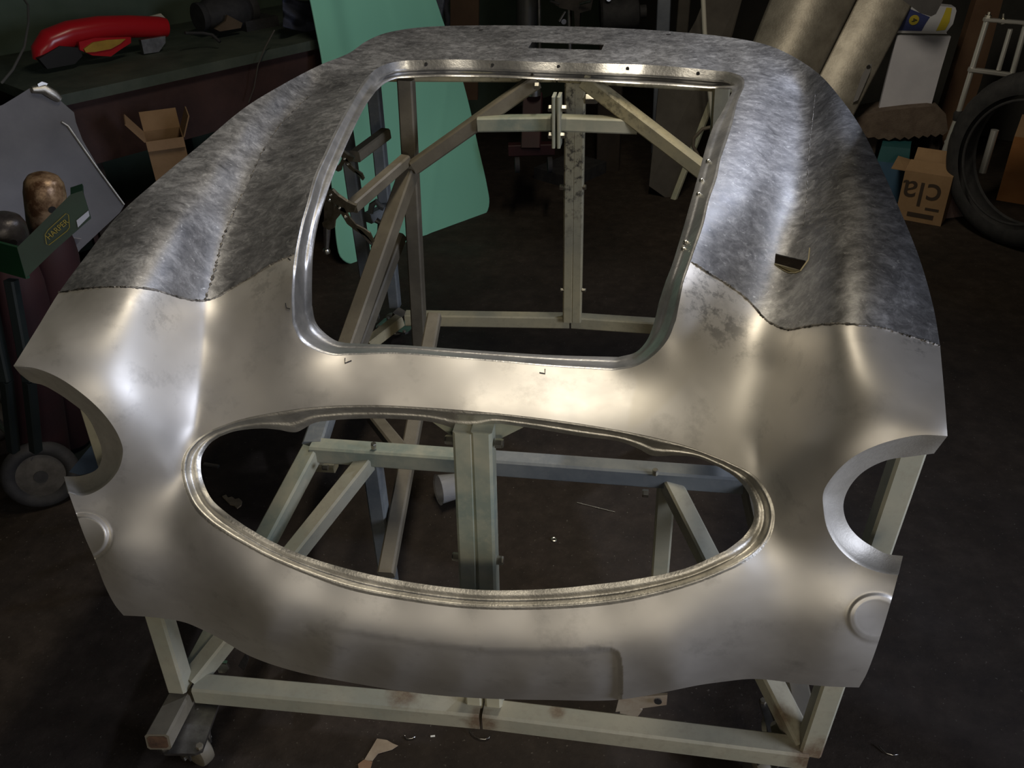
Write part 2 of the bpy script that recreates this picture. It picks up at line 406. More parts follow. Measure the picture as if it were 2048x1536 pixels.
HLL_OUT = [(137, 985), (164, 992), (205, 975), (236, 941), (246, 903), (244, 890), (232, 862), (205, 825), (164, 787), (113, 753), (68, 736), (27, 732)]
segs = [spline(OUTER_EDGE_L, 5), spline(OUTER_R, 5), spline(HLR_OUT, 5), spline(SIDE_R, 5), spline(LIP, 5), spline(SIDE_L, 5), spline(HLL_OUT, 5)]
OUTL = np.concatenate([s[:-1] for s in segs])
HOOD_OUT = dict(
 top=[(812, 121), (890, 119), (1000, 121), (1086, 124), (1200, 127), (1300, 130), (1366, 135), (1430, 141)],
 tr=[(1430, 141), (1466, 146), (1488, 158), (1488, 174)],
 right=[(1488, 174), (1475, 204), (1465, 245), (1453, 284), (1441, 319), (1434, 354), (1418, 401), (1406, 452), (1391, 495), (1379, 530), (1367, 565), (1359, 604), (1352, 640)],
 br=[(1352, 640), (1335, 680), (1306, 712), (1270, 733), (1225, 741)],
 bottom=[(1225, 741), (1100, 733), (1000, 724), (900, 716), (800, 708), (697, 710)],
 bl=[(697, 710), (668, 711), (632, 701), (601, 680), (585, 648)],
 left=[(585, 648), (583, 589), (590, 510), (602, 449), (613, 410), (629, 352), (648, 309), (668, 266), (687, 230), (711, 187), (730, 158)],
 tl=[(730, 158), (754, 137), (780, 126), (812, 121)])
HOOD_IN = dict(
 top=[(818, 155), (890, 153), (1000, 155), (1086, 159), (1200, 164), (1300, 169), (1366, 173), (1420, 177)],
 tr=[(1420, 177), (1452, 177), (1464, 178), (1464, 184)],
 right=[(1464, 184), (1456, 200), (1445, 222), (1426, 254), (1414, 287), (1402, 330), (1391, 370), (1379, 412), (1367, 455), (1355, 495), (1344, 530), (1332, 561), (1318, 604)],
 br=[(1318, 604), (1308, 645), (1293, 682), (1272, 704), (1237, 714)],
 bottom=[(1237, 714), (1100, 710), (1000, 704), (900, 697), (800, 690), (702, 687)],
 bl=[(702, 687), (676, 683), (652, 668), (632, 645), (624, 610)],
 left=[(624, 610), (624, 560), (627, 500), (638, 440), (650, 400), (667, 350), (683, 312), (699, 276), (716, 240), (735, 205), (752, 182)],
 tl=[(752, 182), (768, 168), (790, 158), (818, 155)])
def loop_pair(o_, i_, n_per):
    a, b = [], []
    for k in o_:
        sa, sb = spline(o_[k], 2), spline(i_[k], 2); n = n_per[k]
        for s_, dst in ((sa, a), (sb, b)):
            L = np.r_[0, np.cumsum(np.linalg.norm(np.diff(s_, axis=0), axis=1))]; tt = np.linspace(0, L[-1], n+1)[:-1]
            dst += list(np.stack([np.interp(tt, L, s_[:, 0]), np.interp(tt, L, s_[:, 1])], 1))
    return np.array(a), np.array(b)
HO, HI = loop_pair(HOOD_OUT, HOOD_IN, dict(top=90, tr=16, right=90, br=26, bottom=90, bl=26, left=90, tl=18))
GR_OUT = dict(
 top=[(424, 859), (470, 842), (500, 834), (560, 823), (617, 815), (734, 810), (852, 815), (1008, 828), (1164, 848), (1300, 873), (1373, 892), (1452, 921)],
 right=[(1452, 921), (1510, 952), (1537, 987), (1549, 1023), (1547, 1055), (1535, 1085), (1510, 1112), (1471, 1136)],
 bottom=[(1471, 1136), (1412, 1161), (1334, 1186), (1256, 1204), (1178, 1214), (1050, 1220), (930, 1217), (812, 1202), (695, 1179), (617, 1151), (539, 1118), (461, 1076)],
 left=[(461, 1076), (414, 1044), (383, 1009), (367, 970), (362, 935), (370, 905), (393, 879), (424, 859)])
GR_IN = dict(
 top=[(440, 873), (468, 863), (523, 857), (560, 860), (580, 864), (594, 864), (608, 857), (628, 846), (660, 841), (734, 837), (812, 839), (863, 844), (890, 851), (908, 857), (930, 859), (955, 857), (984, 848), (1047, 854), (1164, 873), (1242, 884), (1278, 898), (1303, 911), (1354, 911), (1393, 915), (1440, 935)],
 right=[(1440, 935), (1470, 954), (1490, 976), (1506, 1008), (1507, 1040), (1492, 1068), (1470, 1088), (1452, 1101)],
 bottom=[(1452, 1101), (1373, 1136), (1256, 1161), (1200, 1168), (1125, 1176), (1000, 1181), (930, 1178), (812, 1163), (695, 1138), (600, 1108), (540, 1081), (490, 1052)],
 left=[(490, 1052), (455, 1027), (425, 1000), (409, 970), (402, 942), (404, 912), (420, 887), (440, 873)])
GO, GI = loop_pair(GR_OUT, GR_IN, dict(top=200, right=60, bottom=200, left=60))
SLOT = dens([(1064, 83), (1208, 89), (1203, 100), (1056, 96)], 5, True)
CLIP = dens([(1551, 507), (1580, 514), (1611, 521), (1612, 527), (1601, 543), (1576, 536), (1549, 528)], 4, True)

SEAM_L = [(118, 585), (180, 576), (250, 574), (310, 580), (350, 592), (385, 600), (410, 601), (430, 596), (460, 579), (500, 556), (545, 528), (590, 508)]
SEAM_R = [(1383, 524), (1420, 548), (1457, 570), (1500, 604), (1530, 638), (1555, 653), (1575, 659), (1620, 652), (1670, 647), (1710, 649), (1760, 656), (1820, 673), (1880, 692)]
VAL_L = [(410, 601), (428, 545), (445, 480), (470, 420), (495, 370), (530, 295), (570, 240), (620, 192), (672, 160), (712, 128), (752, 100), (800, 61)]
VAL_R = [(1575, 659), (1585, 590), (1597, 520), (1607, 450), (1613, 400), (1616, 331), (1625, 240), (1630, 190), (1628, 150), (1600, 121)]
for L in (SEAM_L, SEAM_R, VAL_L, VAL_R): pass
SL, SR, VL, VR = [spline(x, 5) for x in (SEAM_L, SEAM_R, VAL_L, VAL_R)]

CREASE_L = spline([(420, 570), (410, 601), (405, 680), (400, 750), (396, 815), (393, 850)], 4); CREASE_R = spline([(1577, 630), (1573, 659), (1548, 742), (1530, 818), (1521, 890), (1521, 925)], 4)
VL_UP = spline(VAL_L[:7], 4)[8:]; VR_UP = spline(VAL_R[:7], 4)[8:]
def boss(px, cx, cy, rx, ry):
    return np.hypot((px[:, 0]-cx)/rx, (px[:, 1]-cy)/ry)
BL = (168, 1073, 50, 45); BR = (1752, 1236, 52, 45)
PLATE = np.array([(604, 1242), (700, 1262), (850, 1286), (980, 1300), (1100, 1303), (1180, 1298), (1222, 1296), (1236, 1303), (1242, 1320), (1244, 1360), (1240, 1440), (600, 1400)], float)
PLATE_D = dens(PLATE, 6, True)
def shell_depth(px):
    px = np.atleast_2d(px); D = depth(px)
    # tight creases of the two valleys
    for ln, amp in ((CREASE_L, .006), (CREASE_R, .006), (VL_UP, .003), (VR_UP, .003)):
        q = (px[:, 0] > ln[:, 0].min()-130) & (px[:, 0] < ln[:, 0].max()+130) & (px[:, 1] > ln[:, 1].min()-130) & (px[:, 1] < ln[:, 1].max()+130)
        if q.any():
            d = dist_poly(px[q], ln); D[q] += amp*np.exp(-np.sqrt(d*d+49)/24)
    # pressed discs below the lamps
    r = boss(px, *BL); near = r < 1.7
    D = D-np.where(near, .008*(1-sm(r, .84, 1.0))-.0035*np.exp(-((r-1.06)/.06)**2), 0)
    r = boss(px, *BR)
    D = D-np.where(r < 1.7, .005*(1-sm(r, .82, .98))+.004*np.exp(-((r-.98)/.10)**2), 0)
    # number plate recess in the apron
    q = (px[:, 1] > 1225) & (px[:, 0] > 580) & (px[:, 0] < 1265)
    if q.any():
        d = dist_poly(px[q], PLATE_D); d = np.where(inside(px[q], PLATE), d, -d)
        tt = np.clip((px[q][:, 1]-1290)/110, 0, 1); fade = sm(px[q][:, 0], 590, 760)*.75+.25
        D[q] += (.0035+.022*tt)*sm(d, -2, 9)*fade
    return D
def surf(px):
    px = np.atleast_2d(px); return CAM+rays(px)*shell_depth(px)[:, None]
xs, ys = np.meshgrid(np.arange(105, 235, 2.5), np.arange(1015, 1135, 2.5)); ex1 = np.stack([xs.ravel(), ys.ravel()], 1)
xs, ys = np.meshgrid(np.arange(1690, 1815, 2.5), np.arange(1180, 1295, 2.5)); ex2 = np.stack([xs.ravel(), ys.ravel()], 1)
xs, ys = np.meshgrid(np.arange(1205, 1262, 2.5), np.arange(1280, 1402, 2.5)); ex3 = np.stack([xs.ravel(), ys.ravel()], 1)
SPX, STRI = cdt(OUTL, [HO, GO, SLOT, CLIP], 6., (ex1, ex2, ex3), (SL[1:-1], SR[1:-1], VL[2:-1], VR[2:-1]))
SP3 = surf(SPX)
cen = SPX[STRI].mean(1)
BIG = 4000.
def ext_l(line): return line
nose_poly = np.concatenate([SL, [(660, 500), (1340, 500)], SR, [(BIG, 690), (BIG, BIG), (-BIG, BIG), (-BIG, 585)]])
in_nose = inside(cen, nose_poly)
wingL_poly = np.concatenate([SL[:np.argmin(np.hypot(*(SL-[410, 601]).T))+1], VL, [(780, -50), (-BIG, -50), (-BIG, 585)]])
wingR_poly = np.concatenate([SR[np.argmin(np.hypot(*(SR-[1575, 659]).T)):][::-1], VR, [(1600, -50), (BIG, -50), (BIG, 692)]])
in_wl = inside(cen, wingL_poly) & ~in_nose; in_wr = inside(cen, wingR_poly) & ~in_nose & ~in_wl
def sub_mesh(name, mask, mt, parent, thick=.0018):
    f = STRI[mask]; used, inv = np.unique(f, return_inverse=True); f = inv.reshape(f.shape)
    return thick_sheet(name, SP3[used], [tuple(int(i) for i in t_) for t_ in f], thick, mt, parent)
shell = thing('car_nose_shell', 'bare aluminium car nose shell with oval grille opening, sitting on the welded tube stand', 'car body')
nose = sub_mesh('nose_panel', in_nose, M['new'], shell); nose['label'] = 'smooth satin new aluminium nose panel'
wl = sub_mesh('wing_panel', in_wl, M['old'], shell); wl['label'] = 'older mottled wing top on the left'
wr = sub_mesh('wing_panel', in_wr, M['old'], shell); wr['label'] = 'older scratched wing top on the right with a cut slot'
scut = sub_mesh('scuttle_panel', ~(in_nose | in_wl | in_wr), M['old'], shell); scut['label'] = 'older filed scuttle and bonnet surround'

def strip(name, out_px, in_pts, prof, mt, parent, closed=True, K=12):
    """lofted return flange from the shell's trimmed edge to an inner edge"""
    po = surf(out_px); pi = np.array(in_pts); n = len(po); mb = MB(); rings = []
    for j in range(K+1):
        w_ = j/K; q_ = po*(1-w_)+pi*w_; d_ = q_-CAM; d_ /= np.linalg.norm(d_, axis=1)[:, None]; rings.append(q_-d_*np.reshape(prof(w_, po, pi), (-1, 1)))
    vs = [tuple(p) for r in rings for p in r]; fs = []
    for i in range(K):
        for j in range(n if closed else n-1):
            k = (j+1) % n; fs.append((i*n+j, i*n+k, (i+1)*n+k, (i+1)*n+j))
    return thick_sheet(name, vs, fs, .0018, mt, parent)
# bonnet opening flange
hs = surf(HO); rear = sm(hs[:, 1], .98, 1.12)
drop = .016+.020*rear
hin = np.array([P(p[0], p[1], 2, z-d) for p, z, d in zip(HI, hs[:, 2], drop)])
def prof_hood(w_, po, pi):
    e = sm(w_, 0, .1)
    return e*((.005*math.exp(-((w_-.16)/.10)**2)-.008*math.exp(-((w_-.55)/.16)**2)+.002*math.exp(-((w_-.95)/.07)**2))*(1-rear)-.034*math.exp(-((w_-.74)/.09)**2)*rear)
strip('bonnet_flange', HO, hin, prof_hood, M['flange'], shell, K=18)
# grille opening lip
gs = surf(GO)
gin = np.array([P(p[0], p[1], 1, y+.016) for p, y in zip(GI, gs[:, 1])])
def prof_gr(w_, po, pi):
    return (.004*math.exp(-((w_-.18)/.10)**2)-.006*math.exp(-((w_-.5)/.15)**2))*sm(w_, 0, .1)*np.ones(len(po))
strip('grille_lip', GO, gin, prof_gr, M['lip'], shell, K=14)
# lamp bowl rings
HLL_IN = [(128, 953), (164, 951), (195, 937), (204, 912), (203, 898), (197, 878), (172, 830), (140, 803), (110, 783), (85, 770), (62, 764), (40, 748)]
HLR_IN = [(1868, 907), (1823, 913), (1772, 921), (1725, 945), (1698, 976), (1687, 1007), (1690, 1034), (1700, 1055), (1718, 1075), (1741, 1091), (1772, 1107), (1806, 1112)]
def open_pair(a, b, n):
    r = []
    for q in (a, b):
        s_ = spline(q, 2); L = np.r_[0, np.cumsum(np.linalg.norm(np.diff(s_, axis=0), axis=1))]; tt = np.linspace(0, L[-1], n)
        r.append(np.stack([np.interp(tt, L, s_[:, 0]), np.interp(tt, L, s_[:, 1])], 1))
    return r
for a, b in ((HLL_OUT, HLL_IN), (HLR_OUT, HLR_IN)):
    po, pi = open_pair(a, b, 90); p3 = surf(po)
    q3 = np.array([P(p[0], p[1], 1, y+.030) for p, y in zip(pi, p3[:, 1])])
    def prof_hl(w_, o_, i_):
        return (.002*math.exp(-((w_-.08)/.06)**2)*float(sm(w_, 0, .06))-.004*math.sin(PI*w_))*np.ones(len(o_))
    strip('lamp_ring', po, q3, prof_hl, M['ring'], shell, False)
# weld beads
def bead(line, r, name='weld_seam', jit=.4, skip=0.):
    px = dens(line, 3.2); p = surf(px); d = rays(px); mb = MB()
    k = 7; q = p-d/np.linalg.norm(d, axis=1)[:, None]*r*.1
    q += rng.normal(0, r*.22, q.shape)
    rr = r*(1+jit*rng.uniform(-1, 1, len(q)))
    if skip: rr = np.where(rng.random(len(q)) < skip, r*.12, rr)
    mb.tube(q, list(rr), 6); return mb.build(name, M['weld'], shell, True)
bead(spline(SEAM_L, 3), .0015); bead(spline(SEAM_R, 3), .0016); bead(spline(VAL_L[:8], 3), .0018, jit=.7, skip=.45); bead(spline(VAL_R[3:8], 3), .0010, jit=.5, skip=.3)

# slot in the right wing with its bent-up tabs, marker ticks, screw holes and rivets of the flange
def onsurf(x, y, lift=.0): 
    p = surf([(x, y)])[0]; d = p-CAM; return Vector(p-d/np.linalg.norm(d)*lift)
mb = MB()
a_, b_, c_ = onsurf(1550, 528), onsurf(1601, 542), onsurf(1617, 520)
z_ = Vector((0, 0, 1))
mb.bar(a_, b_, .003, .0018); mb.bar(b_, c_, .003, .0018); mb.bar(c_, onsurf(1619.5, 496), .0022, .0014)
cur = [onsurf(1550, 529), onsurf(1562, 538), onsurf(1578, 546), onsurf(1592, 546), onsurf(1602, 542)]
mb.tube(cur, .0013, 6)
mb.slab([a_, b_, b_-z_*.02, a_-z_*.02], .001)
o = mb.build('bent_tab', mat('raw_brass', (.62, .55, .36), .35, 1.), shell); o['label'] = 'pale bent metal edge of the slot'
ink = mat('ink', (.01, .01, .012), .6)
for tick in ([(690, 716), (690, 726), (703, 721)], [(571, 606), (573, 616), (580, 618)], [(1079, 745), (1090, 747), (1090, 738)], [(581, 520), (576, 516)]):
    MB().tube([onsurf(x, y, .0012) for x, y in tick], .0007, 5).build('marker_tick', ink, shell)
hole = mat('hole_dark', (.01, .009, .008), .8)
def on_strip(x, y):
    """closest point of the bonnet flange that shows at this spot"""
    k = np.argmin(np.hypot(*(HO-[x, y]).T)); j = np.argmin(np.hypot(*(HI-[x, y]).T))
    u0, u1 = np.hypot(*(HO[k]-[x, y])), np.hypot(*(HI[j]-[x, y])); w_ = u0/(u0+u1)
    z = hs[k]*(1-w_)+hin[k]*w_; dd = rays([(x, y)])[0]; dep = (z-CAM)@FW
    return Vector(CAM+dd*dep)
for x, y in ((852, 128), (985, 130), (1117, 133), (1255, 137), (1396, 147)):
    p = on_strip(x, y); d = (Vector(CAM)-p).normalized()
    MB().lathe(p+d*.001, d, [(0, 0), (.0042, 0), (.0042, .0012), (0, .0012)], 14).build('screw_hole', hole, shell)
for x, y in ((1416, 323), (1403, 361), (1397, 389), (1371, 485), (1367, 499)):
    p = on_strip(x, y); d = (Vector(CAM)-p).normalized()
    MB().lathe(p, d, [(0, .004), (.0022, .0035), (.004, .0015), (.0044, 0)], 12).build('rivet', M['bolt'], shell, True)
for x, y in ((962, 60), (1337, 69)):
    p = onsurf(x, y, .0006); MB().lathe(p, (0, 0, 1), [(0, 0), (.006, 0), (.006, .0008), (0, .0008)], 14).build('screw_hole', hole, shell)
# rusty mounting tab under the lip
mb = MB(); mb.slab([P(1238, 1396, 1, -.125), P(1335, 1390, 1, -.125), P(1333, 1410, 1, -.125), P(1231, 1424, 1, -.125)], .004)
mb.slab([P(1240, 1400, 1, -.118), P(1285, 1420, 1, -.118), P(1275, 1434, 1, -.118), P(1240, 1427, 1, -.118)], .003)
o = mb.build('mounting_tab', m_paint('rusty_tab', (.34, .30, .24), (.25, .20, .15), (.2, .13, .08), .6), shell); o['label'] = 'small rusty drilled tab under the lip'
p = P(1316, 1403, 1, -.128); MB().lathe(p, (0, -1, 0), [(0, 0), (.006, 0), (.006, .001), (0, .001)], 14).build('bolt_hole', hole, o)

# ------------------------------------------------------------------ welded tube stand
stand = thing('body_stand', 'welded square tube stand on castors carrying the bare car nose', 'stand')
def tubebar(name, a, b, w, mt, h=None, up=(0, 0, 1)):
    return MB().bar(a, b, w, h, up).build(name, M[mt], stand)
T = .040
FL, FR = Vector((-.555, -.085, .235)), Vector((.552, -.078, .235))
tubebar('base_rail', P(396, 1376, 2, .24), P(962, 1427, 2, .24), T, 'pale')
tubebar('base_rail', P(969, 1427, 2, .24), P(1612, 1506, 2, .24), T, 'pale')
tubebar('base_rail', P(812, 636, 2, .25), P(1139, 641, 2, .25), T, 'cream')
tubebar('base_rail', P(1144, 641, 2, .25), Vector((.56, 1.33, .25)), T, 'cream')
# outer legs and struts at the front corners
JL, JR = Vector((-.42, .34, .475)), Vector((.46, .34, .475))
tubebar('leg', P(362, 1372, 2, .25), Vector((-.592, -.005, .90)), .036, 'pale', up=(0, 1, 0))
tubebar('leg', P(1617, 1496, 2, .25), Vector((.604, -.0, .86)), .036, 'pale', up=(0, 1, 0))
cl = Vector((-.298, .345, .455)); cr = Vector((.302, .345, .455))
tubebar('strut', P(384, 1362, 2, .25), P(735, 922, 1, .335), .036, 'pale')
tubebar('strut', P(1604, 1488, 2, .25), P(1340, 966, 1, .335), .036, 'pale')
tubebar('strut', P(382, 1358, 2, .24)+Vector((0, .02, 0)), JL, .038, 'grey')
tubebar('strut', P(1612, 1478, 2, .24)+Vector((0, .02, 0)), JR, .038, 'brownish')
# cross member and its short posts
tubebar('cross_member', JL, Vector((-.075, .34, .475)), T, 'grey')
tubebar('cross_member', Vector((-.07, .34, .475)), JR, T, 'bluegrey')
tubebar('short_post', cl, Vector((-.300, .345, .10)), .036, 'bluegrey')
tubebar('short_post', cr, Vector((.306, .345, .10)), .036, 'grey')
MB().bar(P(632, 930, 1, .36), P(672, 932, 1, .36), .03, .02).build('spacer_block', M['cream'], stand)
MB().bar(P(1493, 1010, 1, .36), P(1518, 1012, 1, .36), .03, .02).build('spacer_block', M['cream'], stand)
# twin posts in the front, with gussets and bolts
tubebar('centre_post', P(930, 853, 1, -.035), P(943, 1215, 1, -.035), .030, 'grey', .036, (0, 1, 0))
tubebar('centre_post', P(966, 853, 1, -.035), P(979, 1215, 1, -.035), .030, 'grey', .036, (0, 1, 0))
def low(p, z): p = Vector(p); return p
tubebar('post_foot', P(943, 1216, 1, -.035), Vector((-.016, -.05, .25)), .030, 'grey', .036, (0, 1, 0))
tubebar('post_foot', P(979, 1216, 1, -.035), Vector((.019, -.05, .25)), .030, 'grey', .036, (0, 1, 0))
MB().slab([P(862, 842, 1, -.02), P(914, 838, 1, -.02), P(914, 876, 1, -.02), P(903, 872, 1, -.02)], .006).build('gusset', M['grey'], stand)
MB().slab([P(984, 840, 1, -.02), P(1050, 850, 1, -.02), P(1046, 855, 1, -.02), P(1002, 877, 1, -.02), P(984, 880, 1, -.02)], .006).build('gusset', M['grey'], stand)
def bolt(x, y, ax, v, r=.007, d=(-1, 0, 0), h=.012):
    p = P(x, y, ax, v)
    return MB().lathe(p, d, [(0, h), (r*.9, h), (r, h*.8), (r, 0), (0, 0)], 6).build('bolt', M['bolt'], stand)
bolt(907, 880, 1, -.04); bolt(990, 886, 1, -.04, d=(1, 0, 0)); bolt(920, 1114, 1, -.04); bolt(992, 1120, 1, -.04, d=(1, 0, 0))
# rear top frame
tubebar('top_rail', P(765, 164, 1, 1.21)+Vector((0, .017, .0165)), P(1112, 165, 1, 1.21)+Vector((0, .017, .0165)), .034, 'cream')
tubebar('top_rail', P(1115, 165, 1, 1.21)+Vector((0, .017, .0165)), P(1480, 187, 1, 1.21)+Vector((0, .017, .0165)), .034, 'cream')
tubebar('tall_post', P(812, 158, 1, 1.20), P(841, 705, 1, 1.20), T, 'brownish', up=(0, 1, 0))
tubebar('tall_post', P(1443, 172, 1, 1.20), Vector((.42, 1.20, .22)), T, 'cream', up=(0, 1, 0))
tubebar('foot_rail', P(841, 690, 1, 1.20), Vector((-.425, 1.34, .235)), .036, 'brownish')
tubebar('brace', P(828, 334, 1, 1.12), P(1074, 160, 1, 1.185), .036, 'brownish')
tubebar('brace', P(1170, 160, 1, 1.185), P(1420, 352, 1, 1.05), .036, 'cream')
tubebar('tie_bar', P(957, 247, 1, 1.14), P(1112, 245, 1, 1.14), .036, 'grey')
tubebar('tie_bar', P(1116, 245, 1, 1.14), P(1275, 251, 1, 1.14), .036, 'grey')
for dx in (-.0065, .0065):
    c0 = P(1114, 241, 1, 1.12)+Vector((dx, 0, 0))
    MB().bar(c0+Vector((0, 0, -.062)), c0+Vector((0, 0, .062)), .008, .05, (0, 1, 0)).build('joint_plate', M['grey'], stand)
bolt(1106, 217, 1, 1.11, .009); bolt(1124, 217, 1, 1.11, .009, (1, 0, 0)); bolt(1106, 271, 1, 1.11, .009); bolt(1120, 271, 1, 1.11, .008, (1, 0, 0)); bolt(1078, 172, 1, 1.15, .009)
tubebar('brace', P(812, 320, 1, 1.12), P(704, 414, 1, .90), .03, 'brownish')
tubebar('brace', P(772, 267, 1, 1.25), P(710, 313, 1, 1.1), .03, 'brownish')
tubebar('strut', P(818, 345, 1, 1.13), P(694, 697, 1, .78), .042, 'brownish')
tubebar('strut', P(694, 697, 1, .78), JL, .042, 'bluegrey')
tubebar('strut', P(745, 832, 1, .62), P(806, 908, 1, .36), .03, 'brownish')
tubebar('long_bar', P(869, 632, 1, .86), P(772, 1150, 1, .22), .034, 'brownish', .028)
tubebar('rear_post', P(745, 150, 1, 1.42), P(790, 612, 1, 1.42), .036, 'bluegrey', up=(0, 1, 0))
tubebar('rear_post', P(688, 240, 1, 1.30), P(746, 640, 1, 1.30), .036, 'bluegrey', up=(0, 1, 0))
tubebar('sloping_post', P(800, 470, 1, 1.24), P(715, 700, 1, .98), .034, 'brownish')
tubebar('short_tie', P(736, 436, 1, 1.33), P(780, 416, 1, 1.40), .032, 'bluegrey')
tubebar('base_rail', P(800, 640, 2, .25), P(735, 690, 2, .22), .036, 'cream')
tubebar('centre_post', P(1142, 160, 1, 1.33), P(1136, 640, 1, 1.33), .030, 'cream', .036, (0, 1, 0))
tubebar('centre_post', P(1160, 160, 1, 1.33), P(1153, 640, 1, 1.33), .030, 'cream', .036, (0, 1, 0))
bolt(1127, 374, 1, 1.32, .009); bolt(1164, 374, 1, 1.32, .008, (1, 0, 0)); bolt(1172, 198, 1, 1.32, .014, (1, 0, 0), .03)
bolt(1128, 580, 1, 1.32, .007); bolt(1164, 580, 1, 1.32, .007, (1, 0, 0)); bolt(656, 935, 1, .3, .006); bolt(1297, 987, 1, .30, .008); bolt(1310, 949, 1, .32, .006, (0, 0, 1)); bolt(748, 896, 1, .33, .006, (0, 0, 1))
MB().slab([P(x, y, 1, -.02) for x, y in ((138, 944), (188, 884), (206, 890), (210, 925), (190, 944), (160, 950))], .004).build('blue_plate', noisy('blue_steel', (.055, .085, .14), (.04, .06, .10), 9, .5), stand)
# castors: outrigger tube, top plate, fork, wheel
def castor(tube_a, tube_b, plate_c, wheel_c, ax, r=.042):
    k = bpy.data.objects.new('castor', None); COL.objects.link(k); k.parent = stand; k.empty_display_size = .03
    def add(n, mb, mt, sm_=False):
        return mb.build(n, M[mt], k, sm_)
    add('outrigger_tube', MB().bar(tube_a, tube_b, .042, .034), 'brownish')
    dd_ = (Vector(tube_b)-Vector(tube_a)).normalized(); add('tube_mouth', MB().bar(Vector(tube_b)-dd_*.002, Vector(tube_b)+dd_*.0008, .034, .026), 'rust')  # solid dark plug, paints the shade inside the hollow tube end
    d = (Vector(tube_b)-Vector(tube_a)); d.z = 0; d.normalize(); pc = Vector(plate_c); s_ = Vector((-d.y, d.x, 0))
    q = [pc+d*a*.062+s_*b*.045 for a, b in ((-1, -.6), (-.9, -.85), (.9, -.85), (1, -.6), (1, .6), (.9, .85), (-.9, .85), (-1, .6))]
    mb = MB(); mb.loft([[p for p in q], [p+Vector((0, 0, -.006)) for p in q]]); add('top_plate', mb, 'steel')
    for a in (-.8, .8):
        for b in (-.72, .72):
            p = pc+d*a*.062+s_*b*.045; add('plate_bolt', MB().lathe(p, (0, 0, 1), [(0, .006), (.006, .006), (.006, 0), (0, 0)], 6), 'brownish')
    wc = Vector(wheel_c); A_ = Vector(ax).normalized()
    fk = MB()
    for sgn in (-1, 1):
        t0 = pc+A_*.024*sgn+Vector((0, 0, -.006)); t1 = wc+A_*.024*sgn
        fk.bar(t0, t1, .004, .032, A_.cross(t1-t0))
    fk.lathe(pc+Vector((0, 0, -.006)), (0, 0, -1), [(.026, 0), (.026, .010), (.018, .014), (0, .014)], 18)
    add('fork', fk, 'steel')
    add('wheel', MB().lathe(wc-A_*.016, A_, [(0, 0), (r*.75, 0), (r*.95, .004), (r, .010), (r, .022), (r*.95, .028), (r*.75, .032), (0, .032)], 26), 'brownish', True)
    add('axle_nut', MB().lathe(wc-A_*.032, A_, [(0, 0), (.008, 0), (.008, .064), (0, .064)], 6), 'bolt')
    return k
ca = P(366, 1390, 2, .225); cb = P(318, 1487, 2, .16)
cb = ca+Vector((-.05, -.135, -.055)); cb = P(316, 1484, 1, ca.y-.11)
pm = (ca+cb)/2+Vector((.028, .01, -.022))
castor(ca, cb, pm, (P(392, 1492, 2, .042)), (.45, .9, 0))
rb = P(1548, 1468, 2, .13)
castor(P(1600, 1500, 2, .225), P(1560, 1400, 2, .20), P(1575, 1450, 2, .16), (.50, .02, .042), (.9, .3, 0))
castor(P(800, 625, 2, .24), P(790, 655, 2, .18), P(792, 650, 2, .12), P(788, 648, 2, .042), (.3, .9, 0))
bolt(447, 1330, 1, -.02, .012, (.3, -.9, .3), .012); bolt(1556, 1452, 1, -.02, .012, (-.3, -.9, .4), .014)
MB().slab([P(476, 1332, 1, .02), P(492, 1306, 1, .02), P(496, 1322, 1, .02), P(488, 1342, 1, .02)], .006).build('spring_clip', M['steel'], stand)
MB().slab([P(1528, 1436, 1, .0), P(1533, 1455, 1, .0), P(1534, 1482, 1, .0), P(1525, 1474, 1, .0), P(1523, 1452, 1, .0)], .006).build('spring_clip', M['pale'], stand)

# ------------------------------------------------------------------ locking pliers clamped on the flange
M['plier'] = noisy('greasy_nickel', (.30, .26, .18), (.55, .49, .36), 40, .32, 1., .1)
def pliers(px, y, label, s=1., thick=.012):
    """px: pivot position; drawn along the photo's slope, in a plane facing the camera"""
    o0 = P(px[0], px[1], 1, y); k = thing('locking_pliers', label, 'pliers', o0, 'locking pliers on the bonnet flange')
    def pl(name, pts, mt='plier', t=thick):
        return MB().slab([P(px[0]+a*s, px[1]+b*s, 1, y) for a, b in pts], t).build(name, M[mt], k)
    pl('fixed_jaw', [(-26, -34), (-14, -36), (-2, -24), (16, -12), (34, -4), (30, 8), (12, 10), (2, 4), (-8, -8), (-18, -18), (-28, -20)])
    pl('moving_jaw', [(-6, -6), (6, 0), (2, 14), (-8, 26), (-10, 40), (-20, 44), (-32, 38), (-34, 30), (-22, 24), (-14, 12)], t=.009)
    pl('handle', [(2, -2), (10, 0), (20, 18), (34, 34), (50, 42), (62, 50), (70, 68), (66, 70), (52, 56), (34, 46), (16, 32), (4, 12)], t=.006)
    pl('lever', [(34, 40), (44, 44), (58, 58), (68, 72), (63, 74), (50, 60)], 'chrome', .004)
    for a, b in ((-18, -26), (0, 0), (12, 18)):
        p = P(px[0]+a*s, px[1]+b*s, 1, y)
        MB().lathe(p, (0, -1, 0), [(0, .005), (.003, .004), (.005, 0)], 12).build('pivot_rivet', M['bolt'], k, True)
    return k
pliers((678, 416), .80, 'larger brassy locking pliers clamped low on the left of the bonnet opening', 1.)
pliers((688, 318), 1.0, 'upper locking pliers clamped on the left edge of the bonnet opening', .58)
k = thing('toggle_clamp', 'long narrow clamp screw hanging beside the mint green panel', 'clamp', P(657, 440, 1, .86))
MB().slab([P(x, y, 1, .86) for x, y in ((650, 392), (666, 396), (668, 420), (664, 445), (648, 445), (648, 415))], .014).build('body', M['plier'], k)
MB().tube([P(655, 440, 1, .87), P(654, 470, 1, .87), P(653, 496, 1, .87)], [.009, .008, .006], 10).build('screw', M['steel'], k, True)
